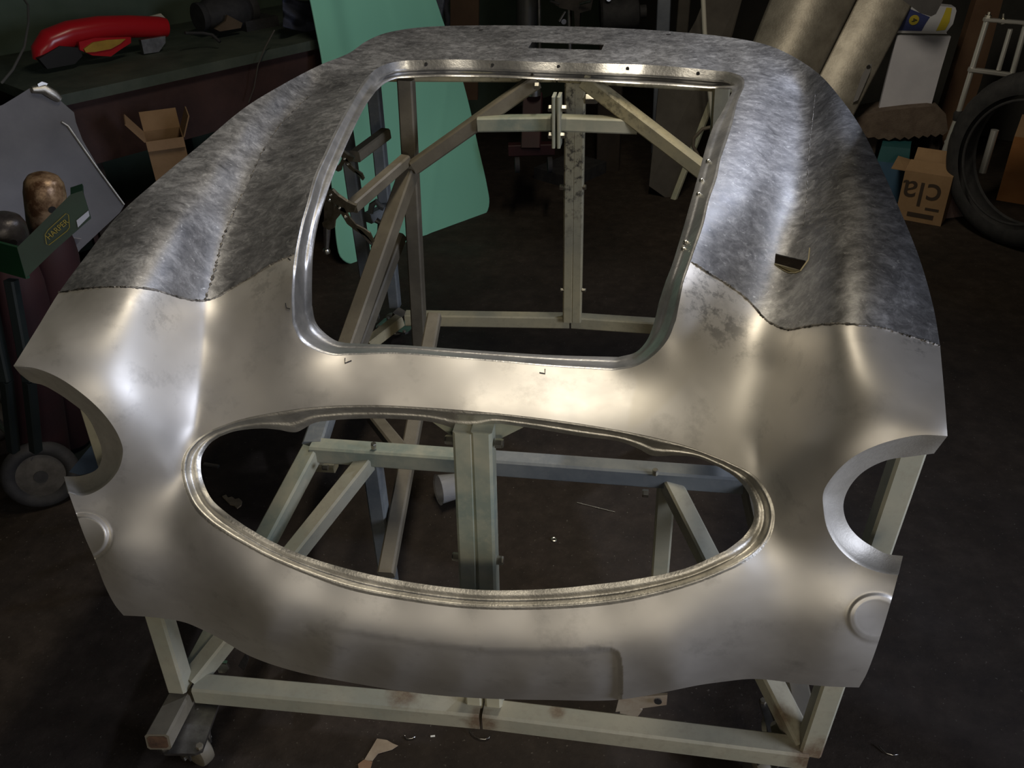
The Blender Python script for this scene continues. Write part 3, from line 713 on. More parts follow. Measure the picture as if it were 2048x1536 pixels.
MB().lathe(P(653, 502, 1, .87), (0, 0, 1), [(0, -.006), (.008, -.006), (.010, 0), (.008, .006), (0, .006)], 12).build('screw_knob', M['bolt'], k, True)
p = P(658, 401, 1, .855); MB().lathe(p, (0, -1, 0), [(0, .004), (.004, .003), (.005, 0)], 12).build('pivot_rivet', M['bolt'], k, True)
k = thing('c_clamp', 'dark clamp on the rear post in front of the mint green panel', 'clamp', P(748, 420, 1, 1.3))
MB().tube([P(741, 425, 1, 1.30), P(744, 410, 1, 1.30), P(752, 403, 1, 1.30), P(760, 412, 1, 1.30), P(768, 416, 1, 1.30)], .009, 8).build('frame', M['bluegrey'], k, True)
MB().tube([P(752, 440, 1, 1.30), P(761, 446, 1, 1.30), P(760, 466, 1, 1.30), P(752, 480, 1, 1.30), P(747, 496, 1, 1.30)], .009, 8).build('handle', M['steel'], k, True)

# ================================================================== the workshop around it
def BV(x, y, v):
    return on_plane(x, y, RW(0, v, 0), V)
# ---- bench along the left wall
M['bench_top'] = noisy('bench_green', (.045, .06, .048), (.075, .09, .072), 9, .7, 0, .3)
M['bench_red'] = noisy('dark_red_board', (.030, .014, .013), (.055, .026, .022), 7, .7, 0, .3)
M['dark_wood'] = noisy('dark_wood', (.02, .015, .012), (.04, .03, .024), 6, .8)
bench = thing('workbench', 'long dark workbench with a green top along the green wall', 'workbench', RW(1.4, 2.7, 0))
def rbox(mb, u0, u1, v0, v1, z0, z1):
    b = [RW(u, v, z) for z in (z0, z1) for u, v in ((u0, v0), (u1, v0), (u1, v1), (u0, v1))]
    return mb.add(b, [(3, 2, 1, 0), (4, 5, 6, 7), (0, 1, 5, 4), (1, 2, 6, 5), (2, 3, 7, 6), (3, 0, 4, 7)])
rbox(MB(), .36, 1.85, 2.285, 3.09, .815, .85).build('worktop', M['bench_top'], bench)
rbox(MB(), .40, 1.85, 2.31, 2.335, .60, .815).build('front_board', M['bench_red'], bench)
rbox(MB(), .40, 1.85, 2.36, 2.385, .20, .42).build('lower_board', M['bench_red'], bench)
for u in (.42, 1.1, 1.75):
    for v in (2.34, 3.0): rbox(MB(), u, u+.08, v, v+.08, 0, .815).build('leg', M['dark_wood'], bench)
# ---- red fairing on the bench
M['red'] = mat('red_gloss', (.42, .012, .018), .25); M['yellow'] = noisy('yellow_lining', (.42, .26, .03), (.30, .17, .02), 20, .6)
k = thing('red_fairing', 'glossy red moulded duct with a yellow lined cut-out lying on the workbench', 'fairing', BV(200, 100, 2.62))
cl_ = [(82, 122, 16), (84, 105, 22), (100, 84, 26), (140, 68, 26), (200, 57, 25), (260, 53, 23), (318, 54, 22), (331, 55, 20)]
MB().tube([BV(a, b, 2.66) for a, b, r in cl_], [r*3.0/F_PX for a, b, r in cl_], 20).build('duct', M['red'], k, True)
MB().slab([BV(x, y, 2.60) for x, y in ((158, 84), (190, 76), (262, 74), (262, 86), (240, 100), (222, 113), (185, 111), (160, 100))], .012).build('flared_lip', M['red'], k)
MB().slab([BV(x, y, 2.592) for x, y in ((168, 98), (186, 85), (215, 80), (252, 78), (240, 88), (222, 98), (190, 104), (172, 105))], .010).build('yellow_lining', M['yellow'], k)
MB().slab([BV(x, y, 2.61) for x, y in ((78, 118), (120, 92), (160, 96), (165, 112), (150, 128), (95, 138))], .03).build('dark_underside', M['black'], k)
MB().slab([BV(x, y, 2.61) for x, y in ((282, 80), (331, 72), (331, 86), (318, 104), (288, 108))], .02).build('bracket', M['steel'], k)
tag(MB().slab([BV(x, y, 2.74) for x, y in ((295, 34), (322, 27), (331, 36), (330, 44), (300, 42))], .01).build('paper_scrap', mat('paper', (.45, .42, .33), .8)), 'pale paper scrap behind the end of the red duct', 'paper')
# ---- dark things on the bench
k = thing('bench_grinder', 'black bench grinder shape standing on the workbench behind the red duct', 'machine', BV(420, 60, 2.75))
MB().lathe(BV(395, 35, 2.72), U, [(0, 0), (.055, 0), (.055, .02), (.05, .03), (.07, .06), (.07, .2), (.05, .23), (.055, .24), (.055, .26), (0, .26)], 24).build('motor', M['rubber'], k, True)
rbox(MB(), 1.36, 1.52, 2.66, 2.80, .85, .89).build('base', M['rubber'], k)
tag(MB().slab([BV(x, y, 2.62) for x, y in ((430, 58), (452, 42), (455, 30), (470, 38), (485, 46), (482, 56), (440, 63))], .012).build('cardboard_scrap', noisy('scrap_card', (.10, .07, .045), (.07, .05, .03), 9, .9)), 'torn brown cardboard scrap on the workbench', 'cardboard')
tag(MB().tube([BV(370, 66, 2.5), BV(405, 66, 2.5), BV(425, 70, 2.48), BV(440, 84, 2.45)], .006, 8).build('rubber_hose', M['rubber'], None, True), 'short black hose lying across the green bench top', 'hose')
M['cloth'] = noisy('navy_cloth', (.025, .03, .05), (.045, .05, .075), 8, .95)
g = []; n_ = 22
for i in range(n_):
    row = []
    for j in range(n_):
        a, b = i/(n_-1), j/(n_-1); x = 566+85*a; y = -8+60*b+10*math.sin(3*a)
        row.append(BV(x, y, 2.40+.14*a*(1-b)+.02*math.sin(9*a+4*b)+.018*math.sin(11*b-5*a)))
    g.append(row)
mb = MB(); mb.loft(g, closed=False, caps=False); o = mb.build('rag', M['cloth'], None, True); o.modifiers.new('t', 'SOLIDIFY').thickness = .004
tag(o, 'dark navy rag heaped on the bench beside the mint green panel', 'rag')
tag(MB().tube([BV(35, -20, 2.9), BV(56, 10, 2.8), BV(57, 45, 2.7), BV(48, 95, 2.5), BV(25, 140, 2.3), BV(4, 165, 2.2)], .004, 8).build('hanging_cable', mat('grey_cable', (.09, .09, .085), .6), None, True), 'thin grey cable hanging in front of the wall above the red duct', 'cable')
tag(MB().tube([BV(549, 60, 2.25), BV(530, 95, 2.25), BV(516, 130, 2.25), BV(508, 175, 2.26), BV(497, 205, 2.27)], .0025, 6).build('hanging_wire', mat('wire_dk', (.07, .06, .05), .5), None, True), 'thin wire hanging down over the bench front', 'wire')
k = thing('gas_cylinder', 'dark maroon gas cylinder standing at the near end of the workbench', 'gas cylinder', RW(.10, 2.48, 0))
MB().lathe(RW(.10, 2.48, 0), (0, 0, 1), [(0, 0), (.15, 0), (.15, .70), (.14, .78), (.10, .85), (.05, .89), (.04, .9)], 30).build('body', noisy('maroon', (.045, .012, .012), (.03, .01, .01), 8, .6), k, True)
MB().lathe(RW(.10, 2.48, .9), (0, 0, 1), [(.03, 0), (.03, .05), (.045, .06), (.045, .08), (0, .08)], 16).build('valve', M['bolt'], k, True)

# ---- leaning aluminium sheet at the far left
M['sheet'] = noisy('grey_sheet', (.085, .082, .086), (.125, .12, .122), 4, .5, .35, .1)
def lean(p0, dirv, tilt):
    d = Vector(dirv).normalized(); n = Vector((d.y, -d.x, 0)); n = n*math.cos(tilt)+Vector((0, 0, 1))*math.sin(tilt); return (Vector(p0), n)
def plate(pts, pl, thick):
    return MB().slab([on_plane(x, y, pl[0], pl[1]) for x, y in pts], thick)
pl_ = lean(RW(.15, 1.95, 0), U, math.radians(12))
k = thing('metal_sheet', 'large grey shaped metal sheet leaning behind the hand truck', 'metal sheet', RW(.15, 1.95, 0))
plate([(-60, 230), (5, 210), (30, 195), (60, 176), (95, 178), (125, 205), (148, 225), (152, 245), (165, 280), (200, 340), (250, 408), (240, 425), (160, 500), (60, 640), (-60, 700)], pl_, .004).build('sheet', M['sheet'], k)
MB().tube([on_plane(x, y, pl_[0], pl_[1])+pl_[1]*.004 for x, y in ((122, 244), (135, 252), (160, 288), (200, 345), (247, 409))], .004, 8).build('folded_edge', M['lip'], k, True)
MB().tube([on_plane(x, y, pl_[0], pl_[1])+pl_[1]*.01 for x, y in ((62, 180), (85, 178), (105, 190), (118, 200))], [.010, .016, .016, .010], 10).build('rolled_corner', M['lip'], k, True)
tag(plate([(75, 168), (84, 163), (96, 167), (90, 174), (88, 182), (80, 180)], (pl_[0]+pl_[1]*.02, pl_[1]), .006).build('bright_bracket', M['chrome']), 'small bright metal bracket on top of the leaning grey sheet', 'bracket')
k = thing('paper_sheet', 'creased whitish paper scraps below the dark green truck bar', 'paper', P(120, 530, 1, .9))
for pts in ([(85, 533), (108, 512), (124, 545), (118, 543), (88, 543)], [(112, 505), (146, 476), (162, 478), (160, 482), (142, 500), (140, 520), (132, 528), (126, 530)]):
    MB().slab([P(x, y, 1, .92) for x, y in pts], .003).build('torn_piece', mat('grey_paper', (.30, .29, .31), .8), k)

# ---- welding cylinders on a green hand truck
M['truck_green'] = noisy('dark_green_enamel', (.005, .020, .012), (.007, .028, .016), 12, .5)
M['truck_dark'] = noisy('blackish_enamel', (.006, .010, .011), (.009, .014, .014), 12, .6)
M['truck_green2'] = noisy('green_enamel', (.006, .040, .016), (.008, .052, .020), 12, .5)
truck = thing('hand_truck', 'dark green two wheeled cylinder truck at the left edge, carrying two capped cylinders', 'hand truck', P(70, 975, 2, 0))
Y0 = .64
def T3(x, y, dy=0.): return P(x, y, 1, Y0+dy)
q_ = (T3(36, 520, -.05), T3(90, 470), T3(165, 395, .04)); q_n = (q_[2]-q_[0]).cross(Vector((0, 0, 1))-Vector((0, 0, 0))).normalized()
if q_n.dot(Vector(CAM)-q_[0]) < 0: q_n = -q_n
bp = (q_[0], (q_n+Vector((0, 0, .25))).normalized())
def onbar(x, y, lift): return on_plane(x, y, bp[0]+bp[1]*lift, bp[1])
MB().slab([onbar(x, y, 0) for x, y in ((34, 495), (80, 450), (141, 389), (165, 381), (182, 437), (176, 442), (110, 500), (52, 556))], .010).build('cross_bar', M['truck_green'], truck)
sb = (onbar(34, 495, 0), onbar(52, 558, 0)); so = Vector((-.10, .035, 0))
MB().slab([sb[0]+so, sb[0], sb[1], sb[1]+so], .010).build('side_bar', M['truck_green2'], truck)
er = (onbar(141, 389, 0), onbar(165, 381, 0)); eo = -q_n*.05
MB().slab([er[0], er[1], er[1]+eo, er[0]+eo], .006).build('end_return', M['truck_green'], truck)
MB().slab([onbar(x, y, .004) for x, y in ((153, 441), (177, 421), (179, 432), (156, 455))], .001).build('sticker', mat('white_sticker', (.34, .36, .42), .6), truck)
M['gold'] = mat('gold_print', (.22, .17, .02), .6)
def text(name, body, size, o_, ex, ey, mt, parent, thick=.0006):
    """flat lettering: origin (centre), reading direction ex, up direction ey"""
    cu = bpy.data.curves.new(name, 'FONT'); cu.body = body; cu.size = size; cu.align_x = 'CENTER'; cu.align_y = 'CENTER'; cu.extrude = thick
    ob = bpy.data.objects.new('tmp', cu); COL.objects.link(ob)
    me = bpy.data.meshes.new_from_object(ob.evaluated_get(bpy.context.evaluated_depsgraph_get())); bpy.data.objects.remove(ob)
    ex = Vector(ex).normalized(); ey = Vector(ey); ey = (ey-ex*ey.dot(ex)).normalized(); ez = ex.cross(ey)
    me.transform(Matrix(((ex.x, ey.x, ez.x, o_[0]), (ex.y, ey.y, ez.y, o_[1]), (ex.z, ey.z, ez.z, o_[2]), (0, 0, 0, 1))))
    me.materials.clear(); return link(name, me, mt, parent)
c0, c1, c2 = onbar(115, 459, .0045), onbar(140, 437, .0045), onbar(107, 440, .0045)
lt = text('printed_name', 'HARPER', .0165, c0, c1-c0, c2-c0, M['gold'], truck)
ring = [onbar(x, y, .0045) for x, y in ((90, 470), (93, 488), (98, 490), (134, 462), (139, 455), (137, 430), (132, 427), (96, 460), (90, 470))]
MB().tube(ring, .0008, 6).build('label_border', M['gold'], truck)
for x0, x1 in ((22, 50), (-30, 5)):
    MB().bar(T3(x0, 560, -.04), P(x1+8, 760, 1, .56), .026, .026).build('upright', M['truck_dark'], truck)
    MB().bar(P(x1+8, 760, 1, .56), P(x1+22, 900, 1, .58), .026, .026).build('upright', M['truck_dark'], truck)
def truck_wheel(c_, R_, ax_):
    wk = MB().torus(c_, ax_, R_*.80, R_*.20, 40, 12).build('wheel', M['rubber'], truck, True)
    A_ = Vector(ax_).normalized()
    MB().lathe(Vector(c_)-A_*.012, A_, [(0, 0), (R_*.2, -.006), (R_*.62, .004), (R_*.66, .0), (R_*.66, .024), (R_*.62, .020), (R_*.2, .030), (0, .024)], 36).build('rim', noisy('dusty_rim', (.05, .045, .04), (.085, .078, .07), 30, .7), wk, True)
    MB().lathe(Vector(c_)-A_*.02, A_, [(0, 0), (R_*.18, 0), (R_*.18, .04), (0, .04)], 20).build('hub', M['rubber'], wk, True)
    for q in range(3):
        a = 2*PI*q/3+.4; u = A_.orthogonal().normalized(); v = A_.cross(u); d = u*math.cos(a)+v*math.sin(a)
        MB().bar(Vector(c_)+d*R_*.18-A_*.018, Vector(c_)+d*R_*.6-A_*.012, .006, .004).build('spoke_rib', M['steel'], wk)
wc_ = P(70, 920, 1, .62); truck_wheel((wc_.x, wc_.y, .098), .098, (.55, -.75, .15))
truck_wheel((wc_.x-.36, wc_.y+.25, .098), .098, (.55, -.75, .15))
MB().tube([wc_, wc_+Vector((-.36, .25, 0))], .01, 10).build('axle', M['steel'], truck)
b0 = Vector((wc_.x, wc_.y, .03)); MB().slab([b0+Vector((.02, .03, 0)), b0+Vector((.28, .25, 0)), b0+Vector((.02, .5, 0)), b0+Vector((-.3, .28, 0))], .012).build('foot_plate', M['truck_dark'], truck)
M['cap_rust'] = noisy('rusty_cap', (.10, .05, .025), (.40, .27, .16), 16, .34, .35, .25, .5, .42, .58); M['cap_dark'] = noisy('dark_cap', (.05, .045, .045), (.12, .11, .11), 20, .35, .5, .2)
M['cyl_red'] = noisy('dull_red', (.030, .008, .009), (.018, .006, .008), 6, .7)
def cylinder(px, top_px, label, capm, y):
    base = P(px[0], px[1], 1, y); top = P(top_px[0], top_px[1], 1, y); ax = (top-base).normalized()
    r = .048; foot = base-ax*(base.z-.06)/ax.z
    k = thing('gas_cylinder', label, 'gas cylinder', foot, 'gas cylinders on the hand truck')
    L = (base-foot).length
    MB().lathe(foot, ax, [(0, 0), (.066, 0), (.07, .01), (.07, L-.14), (.066, L-.09), (.058, L-.05), (.05, L-.03), (0, L-.03)], 30).build('body', M['cyl_red'], k, True)
    h = (top-base).length
    MB().lathe(base-ax*.03, ax, [(r*.92, 0), (r, .01), (r*1.0, h-.02), (r*.93, h+.005), (r*.75, h+.02), (r*.45, h+.028), (0, h+.03)], 30).build('cap', capm, k, True)
    e = Vector((.75, -.6, .1)).normalized(); e = (e-ax*e.dot(ax)).normalized()
    MB().lathe(base+ax*(h*.45)+e*(r*.99), e, [(0, .001), (.009, .001), (.009, -.003), (0, -.003)], 16).build('vent_hole', hole, k)
cylinder((95, 445), (86, 348), 'gas cylinder with a rusty brown domed cap behind the lettered green bar', M['cap_rust'], .84)
cylinder((18, 500), (6, 428), 'gas cylinder with a dark grey domed cap at the left edge', M['cap_dark'], .70)

# ---- open cardboard carton under the bench edge
M['card'] = noisy('cardboard', (.22, .135, .068), (.27, .17, .09), 7, .85, 0, .2); M['card2'] = noisy('cardboard_dim', (.21, .13, .07), (.26, .165, .09), 7, .85, 0, .2)
k = thing('cardboard_box', 'small tall open cardboard box standing in front of the dark bench', 'box', BV(330, 420, 2.05))
bp0 = BV(330, 300, 2.02); bn = Vector(CAM)-bp0; bn.z = 0; bn.normalize()
def BQ(x, y): return on_plane(x, y, bp0, bn)
f0, f1 = BQ(291, 283), BQ(367, 275); fz = (f0.z+f1.z)/2; ed = f1-f0; ed.z = 0; dp = -bn*.13; up_ = Vector((0, 0, fz))
g0 = Vector((f0.x, f0.y, 0)); c4 = [g0+up_, g0+ed+up_, g0+ed+dp+up_, g0+dp+up_]
mb = MB(); mb.add([p for p in c4]+[Vector((p.x, p.y, 0)) for p in c4], [(0, 1, 5, 4), (1, 2, 6, 5), (2, 3, 7, 6), (3, 0, 4, 7), (4, 5, 6, 7)])
o = mb.build('body', M['card'], k); sd = o.modifiers.new('t', 'SOLIDIFY'); sd.thickness = .004
e_ = ed.normalized()
for a, b, out, mt in ((c4[3], c4[2], dp.normalized()*.02+Vector((0, 0, .06)), 'card'), (c4[0], c4[3], -e_*.045+Vector((0, 0, .065)), 'card2'), (c4[1], c4[2], e_*.03+Vector((0, 0, .065)), 'card2'), (c4[0], c4[1], bn*.01+Vector((0, 0, -.03)), 'card2')):
    MB().slab([a, b, b+out, a+out], .004).build('flap', M[mt], k)
MB().slab([BQ(x, y)+bn*.003 for x, y in ((293, 290), (368, 282), (368, 287), (294, 295))], .0008).build('tape', mat('tape', (.30, .22, .14), .3), k)

# ---- mint green car panel
mp = lean((-1.004, 2.217, 0), (.627, .778, 0), math.radians(13))
MINT = [(590, -120), (603, -50), (615, 0), (627, 60), (640, 130), (650, 250), (660, 340), (668, 420), (675, 495), (680, 512), (692, 523), (708, 527), (727, 525), (800, 500), (880, 470), (950, 443), (966, 433), (975, 420), (978, 404), (974, 375), (955, 290), (935, 200), (912, 120), (885, 50), (868, 0), (848, -60), (830, -120)]
mo = spline(MINT, 9, True)
mpx, mtr = cdt(mo, [], 9.)
def lxd(px, a, b):
    a, b = np.array(a, float), np.array(b, float); d = (b-a)/np.linalg.norm(b-a); q = px-a
    return q[:, 0]*(-d[1])+q[:, 1]*d[0]       # signed distance, >0 to the left on screen when going down
m3 = np.array([on_plane(x, y, mp[0], mp[1]) for x, y in mpx])
def mint_h(q):
    h = .030*sm(lxd(q, (645, -120), (705, 200)), -26, 22)*(1-sm(q[:, 1], 120, 300)*.6)
    h += .006*sm(-lxd(q, (740, -120), (790, 62)), -3, 3)*sm(-q[:, 1], -150, -40)
    h += .004*np.exp(-(lxd(q, (902, 110), (848, 500))/4.)**2)
    return h+.005*sm(-lxd(q, (815, -120), (862, 60)), -4, 4)*sm(-q[:, 1], -150, -40)
h = mint_h(mpx)
m3 = m3+np.array(mp[1])*h[:, None]
k = thing('car_bodywork', 'large glossy mint green car body panel leaning behind the stand', 'car panel', (-.78, 2.5, 0))
m_ = mat('mint_gloss', (.28, .68, .51), .2); b_ = m_.node_tree.nodes['Principled BSDF']; b_.inputs['Coat Weight'].default_value = .7; b_.inputs['Coat Roughness'].default_value = .06
thick_sheet('panel_skin', m3, [tuple(int(i) for i in t_) for t_ in mtr], .003, m_, k)
MB().tube([Vector(p) for p in (np.array([on_plane(x, y, mp[0], mp[1]) for x, y in mo])+np.array(mp[1])*(mint_h(mo)[:, None]-.005))], .005, 8).build('hemmed_edge', m_, k, True)

# ---- dim red machine and cable seen through the bonnet opening
k = thing('trolley_jack', 'dim dark red jack body on the floor behind the rear posts', 'jack', (.02, 2.75, 0))
M['dimred'] = noisy('old_red', (.030, .004, .005), (.020, .003, .004), 9, .6)
mb = MB(); mb.bar(P(1062, 300, 1, 2.7), P(1066, 190, 1, 2.85), .085, .06); mb.build('body', M['dimred'], k)
MB().lathe(P(1068, 190, 1, 2.8), (0, 0, 1), [(0, 0), (.03, 0), (.03, .05), (.018, .06), (.018, .16), (0, .16)], 18).build('ram', M['steel'], k, True)
MB().bar(P(1062, 300, 1, 2.7)+Vector((-.1, 0, 0)), P(1062, 300, 1, 2.7)+Vector((.1, .03, 0)), .05, .05).build('foot', M['dimred'], k)
for x, y in ((1030, 330), (1095, 330)):
    MB().lathe(P(x, y, 1, 2.68), (1, .2, 0), [(0, 0), (.035, 0), (.035, .02), (0, .02)], 20).build('wheel', M['rubber'], k, True)
tag(MB().tube([P(1432, 252, 1, 2.75), P(1405, 258, 1, 2.75), P(1388, 276, 1, 2.75), P(1386, 292, 1, 2.75), P(1398, 315, 1, 2.75), P(1420, 345, 1, 2.76)], .008, 8).build('cable_loop', mat('tan_cable', (.12, .10, .075), .6), None, True), 'tan looped cable behind the right edge of the bonnet opening', 'cable')

# ---- boards, pipes and sheets leaning at the back right
M['board'] = noisy('grey_brown_board', (.050, .044, .038), (.08, .072, .062), 5, .8); M['brown'] = noisy('brown_board', (.075, .042, .022), (.10, .058, .03), 5, .8)
k = thing('tall_board', 'tall dim grey board with a light edge strip leaning behind the scuttle', 'board', P(1340, 405, 2, 0))
MB().slab([P(x, y, 1, yy) for x, y, yy in ((1420, -30, 3.5), (1492, -30, 3.5), (1466, 66, 3.42), (1425, 190, 3.3), (1345, 405, 3.08), (1298, 372, 3.08), (1318, 170, 3.3), (1392, 40, 3.42))], .018).build('board', M['board'], k)
MB().bar(P(1432, 180, 1, 3.28), P(1346, 402, 1, 3.06), .03, .02).build('edge_strip', M['grey'], k)
tag(MB().tube([P(1405, -30, 1, 3.25), P(1409, 60, 1, 3.22), P(1418, 170, 1, 3.15), P(1445, 420, 2, .0)], .011, 10).build('thin_pipe', mat('pale_pipe', (.42, .41, .36), .5), None, True), 'thin pale pipe standing before the tall dim board', 'pipe')
tag(MB().bar(P(1330, -40, 1, 3.9), Vector((*P(1322, 200, 1, 3.75)[:2], 0)), .07, .03).build('steel_channel', noisy('bluegrey_steel', (.12, .14, .18), (.17, .19, .23), 8, .5, .3)), 'blue grey steel channel standing left of the thin pipe', 'steel bar')
tag(MB().bar(P(1372, -40, 1, 3.85), Vector((*P(1352, 200, 1, 3.7)[:2], 0)), .06, .02).build('narrow_board', M['board']), 'narrow brown grey board standing between channel and thin pipe', 'board')
def curved_sheet(name, L_, R_, y, bulge, mt, label, cat):
    g = []
    for i in range(25):
        a = i/24; row = []
        for j in range(29):
            b = j/28; x = L_[0][0]*(1-a)+L_[1][0]*a; x2 = R_[0][0]*(1-a)+R_[1][0]*a; yy = L_[0][1]*(1-a)+L_[1][1]*a; y2 = R_[0][1]*(1-a)+R_[1][1]*a
            row.append(P(x+(x2-x)*b, yy+(y2-yy)*b, 1, y[0]*(1-a)+y[1]*a-bulge*math.sin(PI*b)))
        g.append(row)
    mb = MB(); mb.loft(g, closed=False, caps=False); o = mb.build(name, mt, None, True); o.modifiers.new('t', 'SOLIDIFY').thickness = .003
    return tag(o, label, cat)
M['alu_warm'] = noisy('warm_aluminium', (.30, .275, .235), (.44, .41, .355), 14, .58, .75, .35)
curved_sheet('curved_metal_sheet', ((1556, -40), (1440, 250)), ((1733, -40), (1570, 290)), (3.35, 3.05), .10, M['alu_warm'], 'curved shiny aluminium sheet leaning behind the right wing', 'metal sheet')
k = curved_sheet('flat_metal_sheet', ((1736, -42), (1570, 290)), ((1850, -42), (1660, 320)), (3.33, 3.03), .03, M['alu_warm'], 'flatter dull aluminium strip leaning right of the curved sheet', 'metal sheet')
def shy(y): return 3.33-(y+42)/332*.30-.012
MB().slab([P(x, y, 1, shy(y)) for x, y in ((1731, 128), (1744, 128), (1740, 145), (1716, 200), (1706, 205))], .003).build('slotted_tab', M['sheet'], k)
p = P(1737, 134, 1, shy(134)-.002); MB().lathe(p, (0, -1, 0), [(0, .002), (.009, .002), (.009, 0), (0, 0)], 14).build('drilled_hole', hole, k)
tag(MB().slab([P(x, y, 1, 3.08) for x, y in ((1778, -20), (1895, -20), (1884, 5), (1872, 28), (1862, 33), (1840, 26))], .006).build('cut_plate', M['sheet']), 'cut corner of a grey plate hanging over the blue carton', 'metal plate')
k = thing('white_board', 'plain white rectangular panel standing below the blue and yellow carton', 'panel', P(1810, 217, 1, 3.26))
MB().slab([P(x, y, 1, 3.26) for x, y in ((1794, 71), (1902, 73), (1882, 140), (1861, 216), (1851, 211), (1838, 209), (1758, 217))], .02).build('board', noisy('white_board', (.42, .42, .47), (.50, .50, .55), 6, .7), k)
k = thing('product_carton', 'blue and yellow printed carton on top of the white panel', 'box', P(1840, 65, 1, 3.29))
MB().slab([P(x, y, 1, 3.29) for x, y in ((1786, 62), (1893, 64), (1906, 48), (1913, 22), (1911, 15), (1880, 12), (1806, 12))], .07).build('carton', mat('white_card', (.42, .43, .47), .6), k)
MB().slab([P(x, y, 1, 3.288) for x, y in ((1788, 61), (1843, 62), (1852, 46), (1860, 34), (1808, 13))], .001).build('blue_print', mat('blue_print', (.022, .032, .12), .6), k)
MB().slab([P(x, y, 1, 3.288) for x, y in ((1872, 62), (1890, 60), (1899, 44), (1904, 16), (1893, 15), (1888, 28), (1880, 46))], .001).build('yellow_print', mat('yellow_print', (.42, .34, .02), .6), k)
p = P(1828, 40, 1, 3.286); MB().lathe(p, (0, -1, 0), [(0, .001), (.021, .001), (.021, 0), (0, 0)], 26).build('yellow_disc', mat('yellow_disc', (.32, .26, .02), .6), k)
text('disc_numeral', '4', .034, p+Vector((0, -.002, 0)), Vector((.25, 0, -1)), Vector((1, 0, .25)), M['black'], k)
MB().slab([P(x, y, 1, 3.286) for x, y in ((1786, 61), (1893, 64), (1894, 68), (1788, 66))], .002).build('bottom_edge', mat('white_edge', (.45, .45, .47), .6), k)

M['wood'] = noisy('brown_post', (.085, .045, .026), (.12, .07, .04), 4, .75)
tag(MB().slab([P(x, y, 1, 3.5) for x, y in ((1962, -30), (2014, -30), (1985, 80), (1960, 170), (1930, 255), (1925, 330), (1860, 330), (1872, 255), (1912, 130))], .07).build('timber_post', M['wood']), 'brown timber post leaning behind the chrome fork', 'post')
k = thing('plank_seat', 'rough brown slab with a ragged lower edge under the white panel', 'plank', P(1800, 270, 1, 3.1))
top_ = [(1712, 236), (1735, 228), (1770, 222), (1820, 216), (1860, 213), (1880, 216), (1892, 228)]; bot_ = [(1896, 262), (1886, 271), (1880, 268), (1871, 274), (1862, 269), (1855, 275), (1846, 271), (1838, 277), (1829, 272), (1817, 279), (1809, 274), (1800, 280), (1790, 275), (1778, 281), (1768, 276), (1757, 279), (1748, 274), (1736, 276), (1725, 268)]
MB().slab([P(x, y, 1, 3.2) for x, y in top_+bot_], .16).build('slab', noisy('rough_brown', (.085, .062, .048), (.13, .10, .078), 22, .95, 0, .6), k)
for x in (1745, 1872):
    MB().bar(P(x, 268, 1, 3.28), Vector((*P(x, 268, 1, 3.28)[:2], 0)), .05, .05).build('leg', M['dark_wood'], k)
k = thing('storage_bin', 'teal and blue bin half hidden behind the right wing', 'bin', P(1775, 410, 2, 0))
a_ = P(1738, 398, 2, 0); b_ = P(1800, 405, 2, 0); e_ = b_-a_; d_ = Vector((-e_.y, e_.x, 0)).normalized()*.16
zt = on_plane(1790, 326, a_, d_).z
mb = MB(); q = [a_, b_, b_+d_, a_+d_]; mb.loft([[p for p in q], [p+Vector((0, 0, zt)) for p in q]]); mb.build('body', noisy('blue_bin', (.035, .085, .15), (.045, .10, .17), 8, .6), k)
mb = MB(); q2 = [p+Vector((0, 0, zt)) for p in q]; cc_ = sum(q2, Vector())/4; q3 = [cc_+(p-cc_)*.9+Vector((0, 0, .07)) for p in q2]; mb.loft([q2, q3]); mb.build('lid', noisy('teal_lid', (.015, .075, .085), (.02, .09, .10), 8, .5), k)
# lettered carton, upside down
k = thing('cardboard_box', 'cardboard box with upside-down black lettering beside the black tyre', 'box', P(1835, 445, 2, 0))
a_ = P(1789, 436, 2, 0); b_ = P(1881, 453, 2, 0); e_ = b_-a_; n_ = Vector((e_.y, -e_.x, 0)).normalized()
if n_.dot(Vector(CAM)-a_) < 0: n_ = -n_
d_ = -n_*.15; zt = (on_plane(1799, 335, a_, n_).z+on_plane(1902, 358, a_, n_).z)/2; Z = Vector((0, 0, zt))
mb = MB(); q = [a_, b_, b_+d_, a_+d_]; mb.add([p for p in q]+[p+Z for p in q], [(0, 1, 5, 4), (1, 2, 6, 5), (2, 3, 7, 6), (3, 0, 4, 7), (0, 1, 2, 3)])
o = mb.build('body', M['card'], k); o.modifiers.new('t', 'SOLIDIFY').thickness = .004
for pts in ([q[3]+Z, q[2]+Z, q[2]+Z+d_*.25+Vector((0, 0, .05)), q[3]+Z+d_*.25+Vector((0, 0, .05))], [q[0]+Z, q[3]+Z, q[3]+Z-e_*.35+Vector((0, 0, .01)), q[0]+Z-e_*.3+Vector((0, 0, .0))],
            [q[0]+Z, q[1]+Z, q[1]+Z+d_*.55+Vector((0, 0, .025)), q[0]+Z+d_*.55+Vector((0, 0, .025))]):
    MB().slab(pts, .004).build('flap', M['card'], k)
M['print'] = mat('black_print', (.035, .022, .014), .8)
ex_ = e_.normalized(); fo = a_+e_*.5+n_*.002
text('printed_letters', 'cla', .155, fo+Vector((0, 0, zt*.60))-ex_*.012, -ex_, (0, 0, -1), M['print'], k)
MB().slab([fo+ex_*x+Vector((0, 0, z)) for x, z in ((.018, .062), (.075, .062), (.075, .073), (.018, .073))], .001).build('printed_dash', M['print'], k)
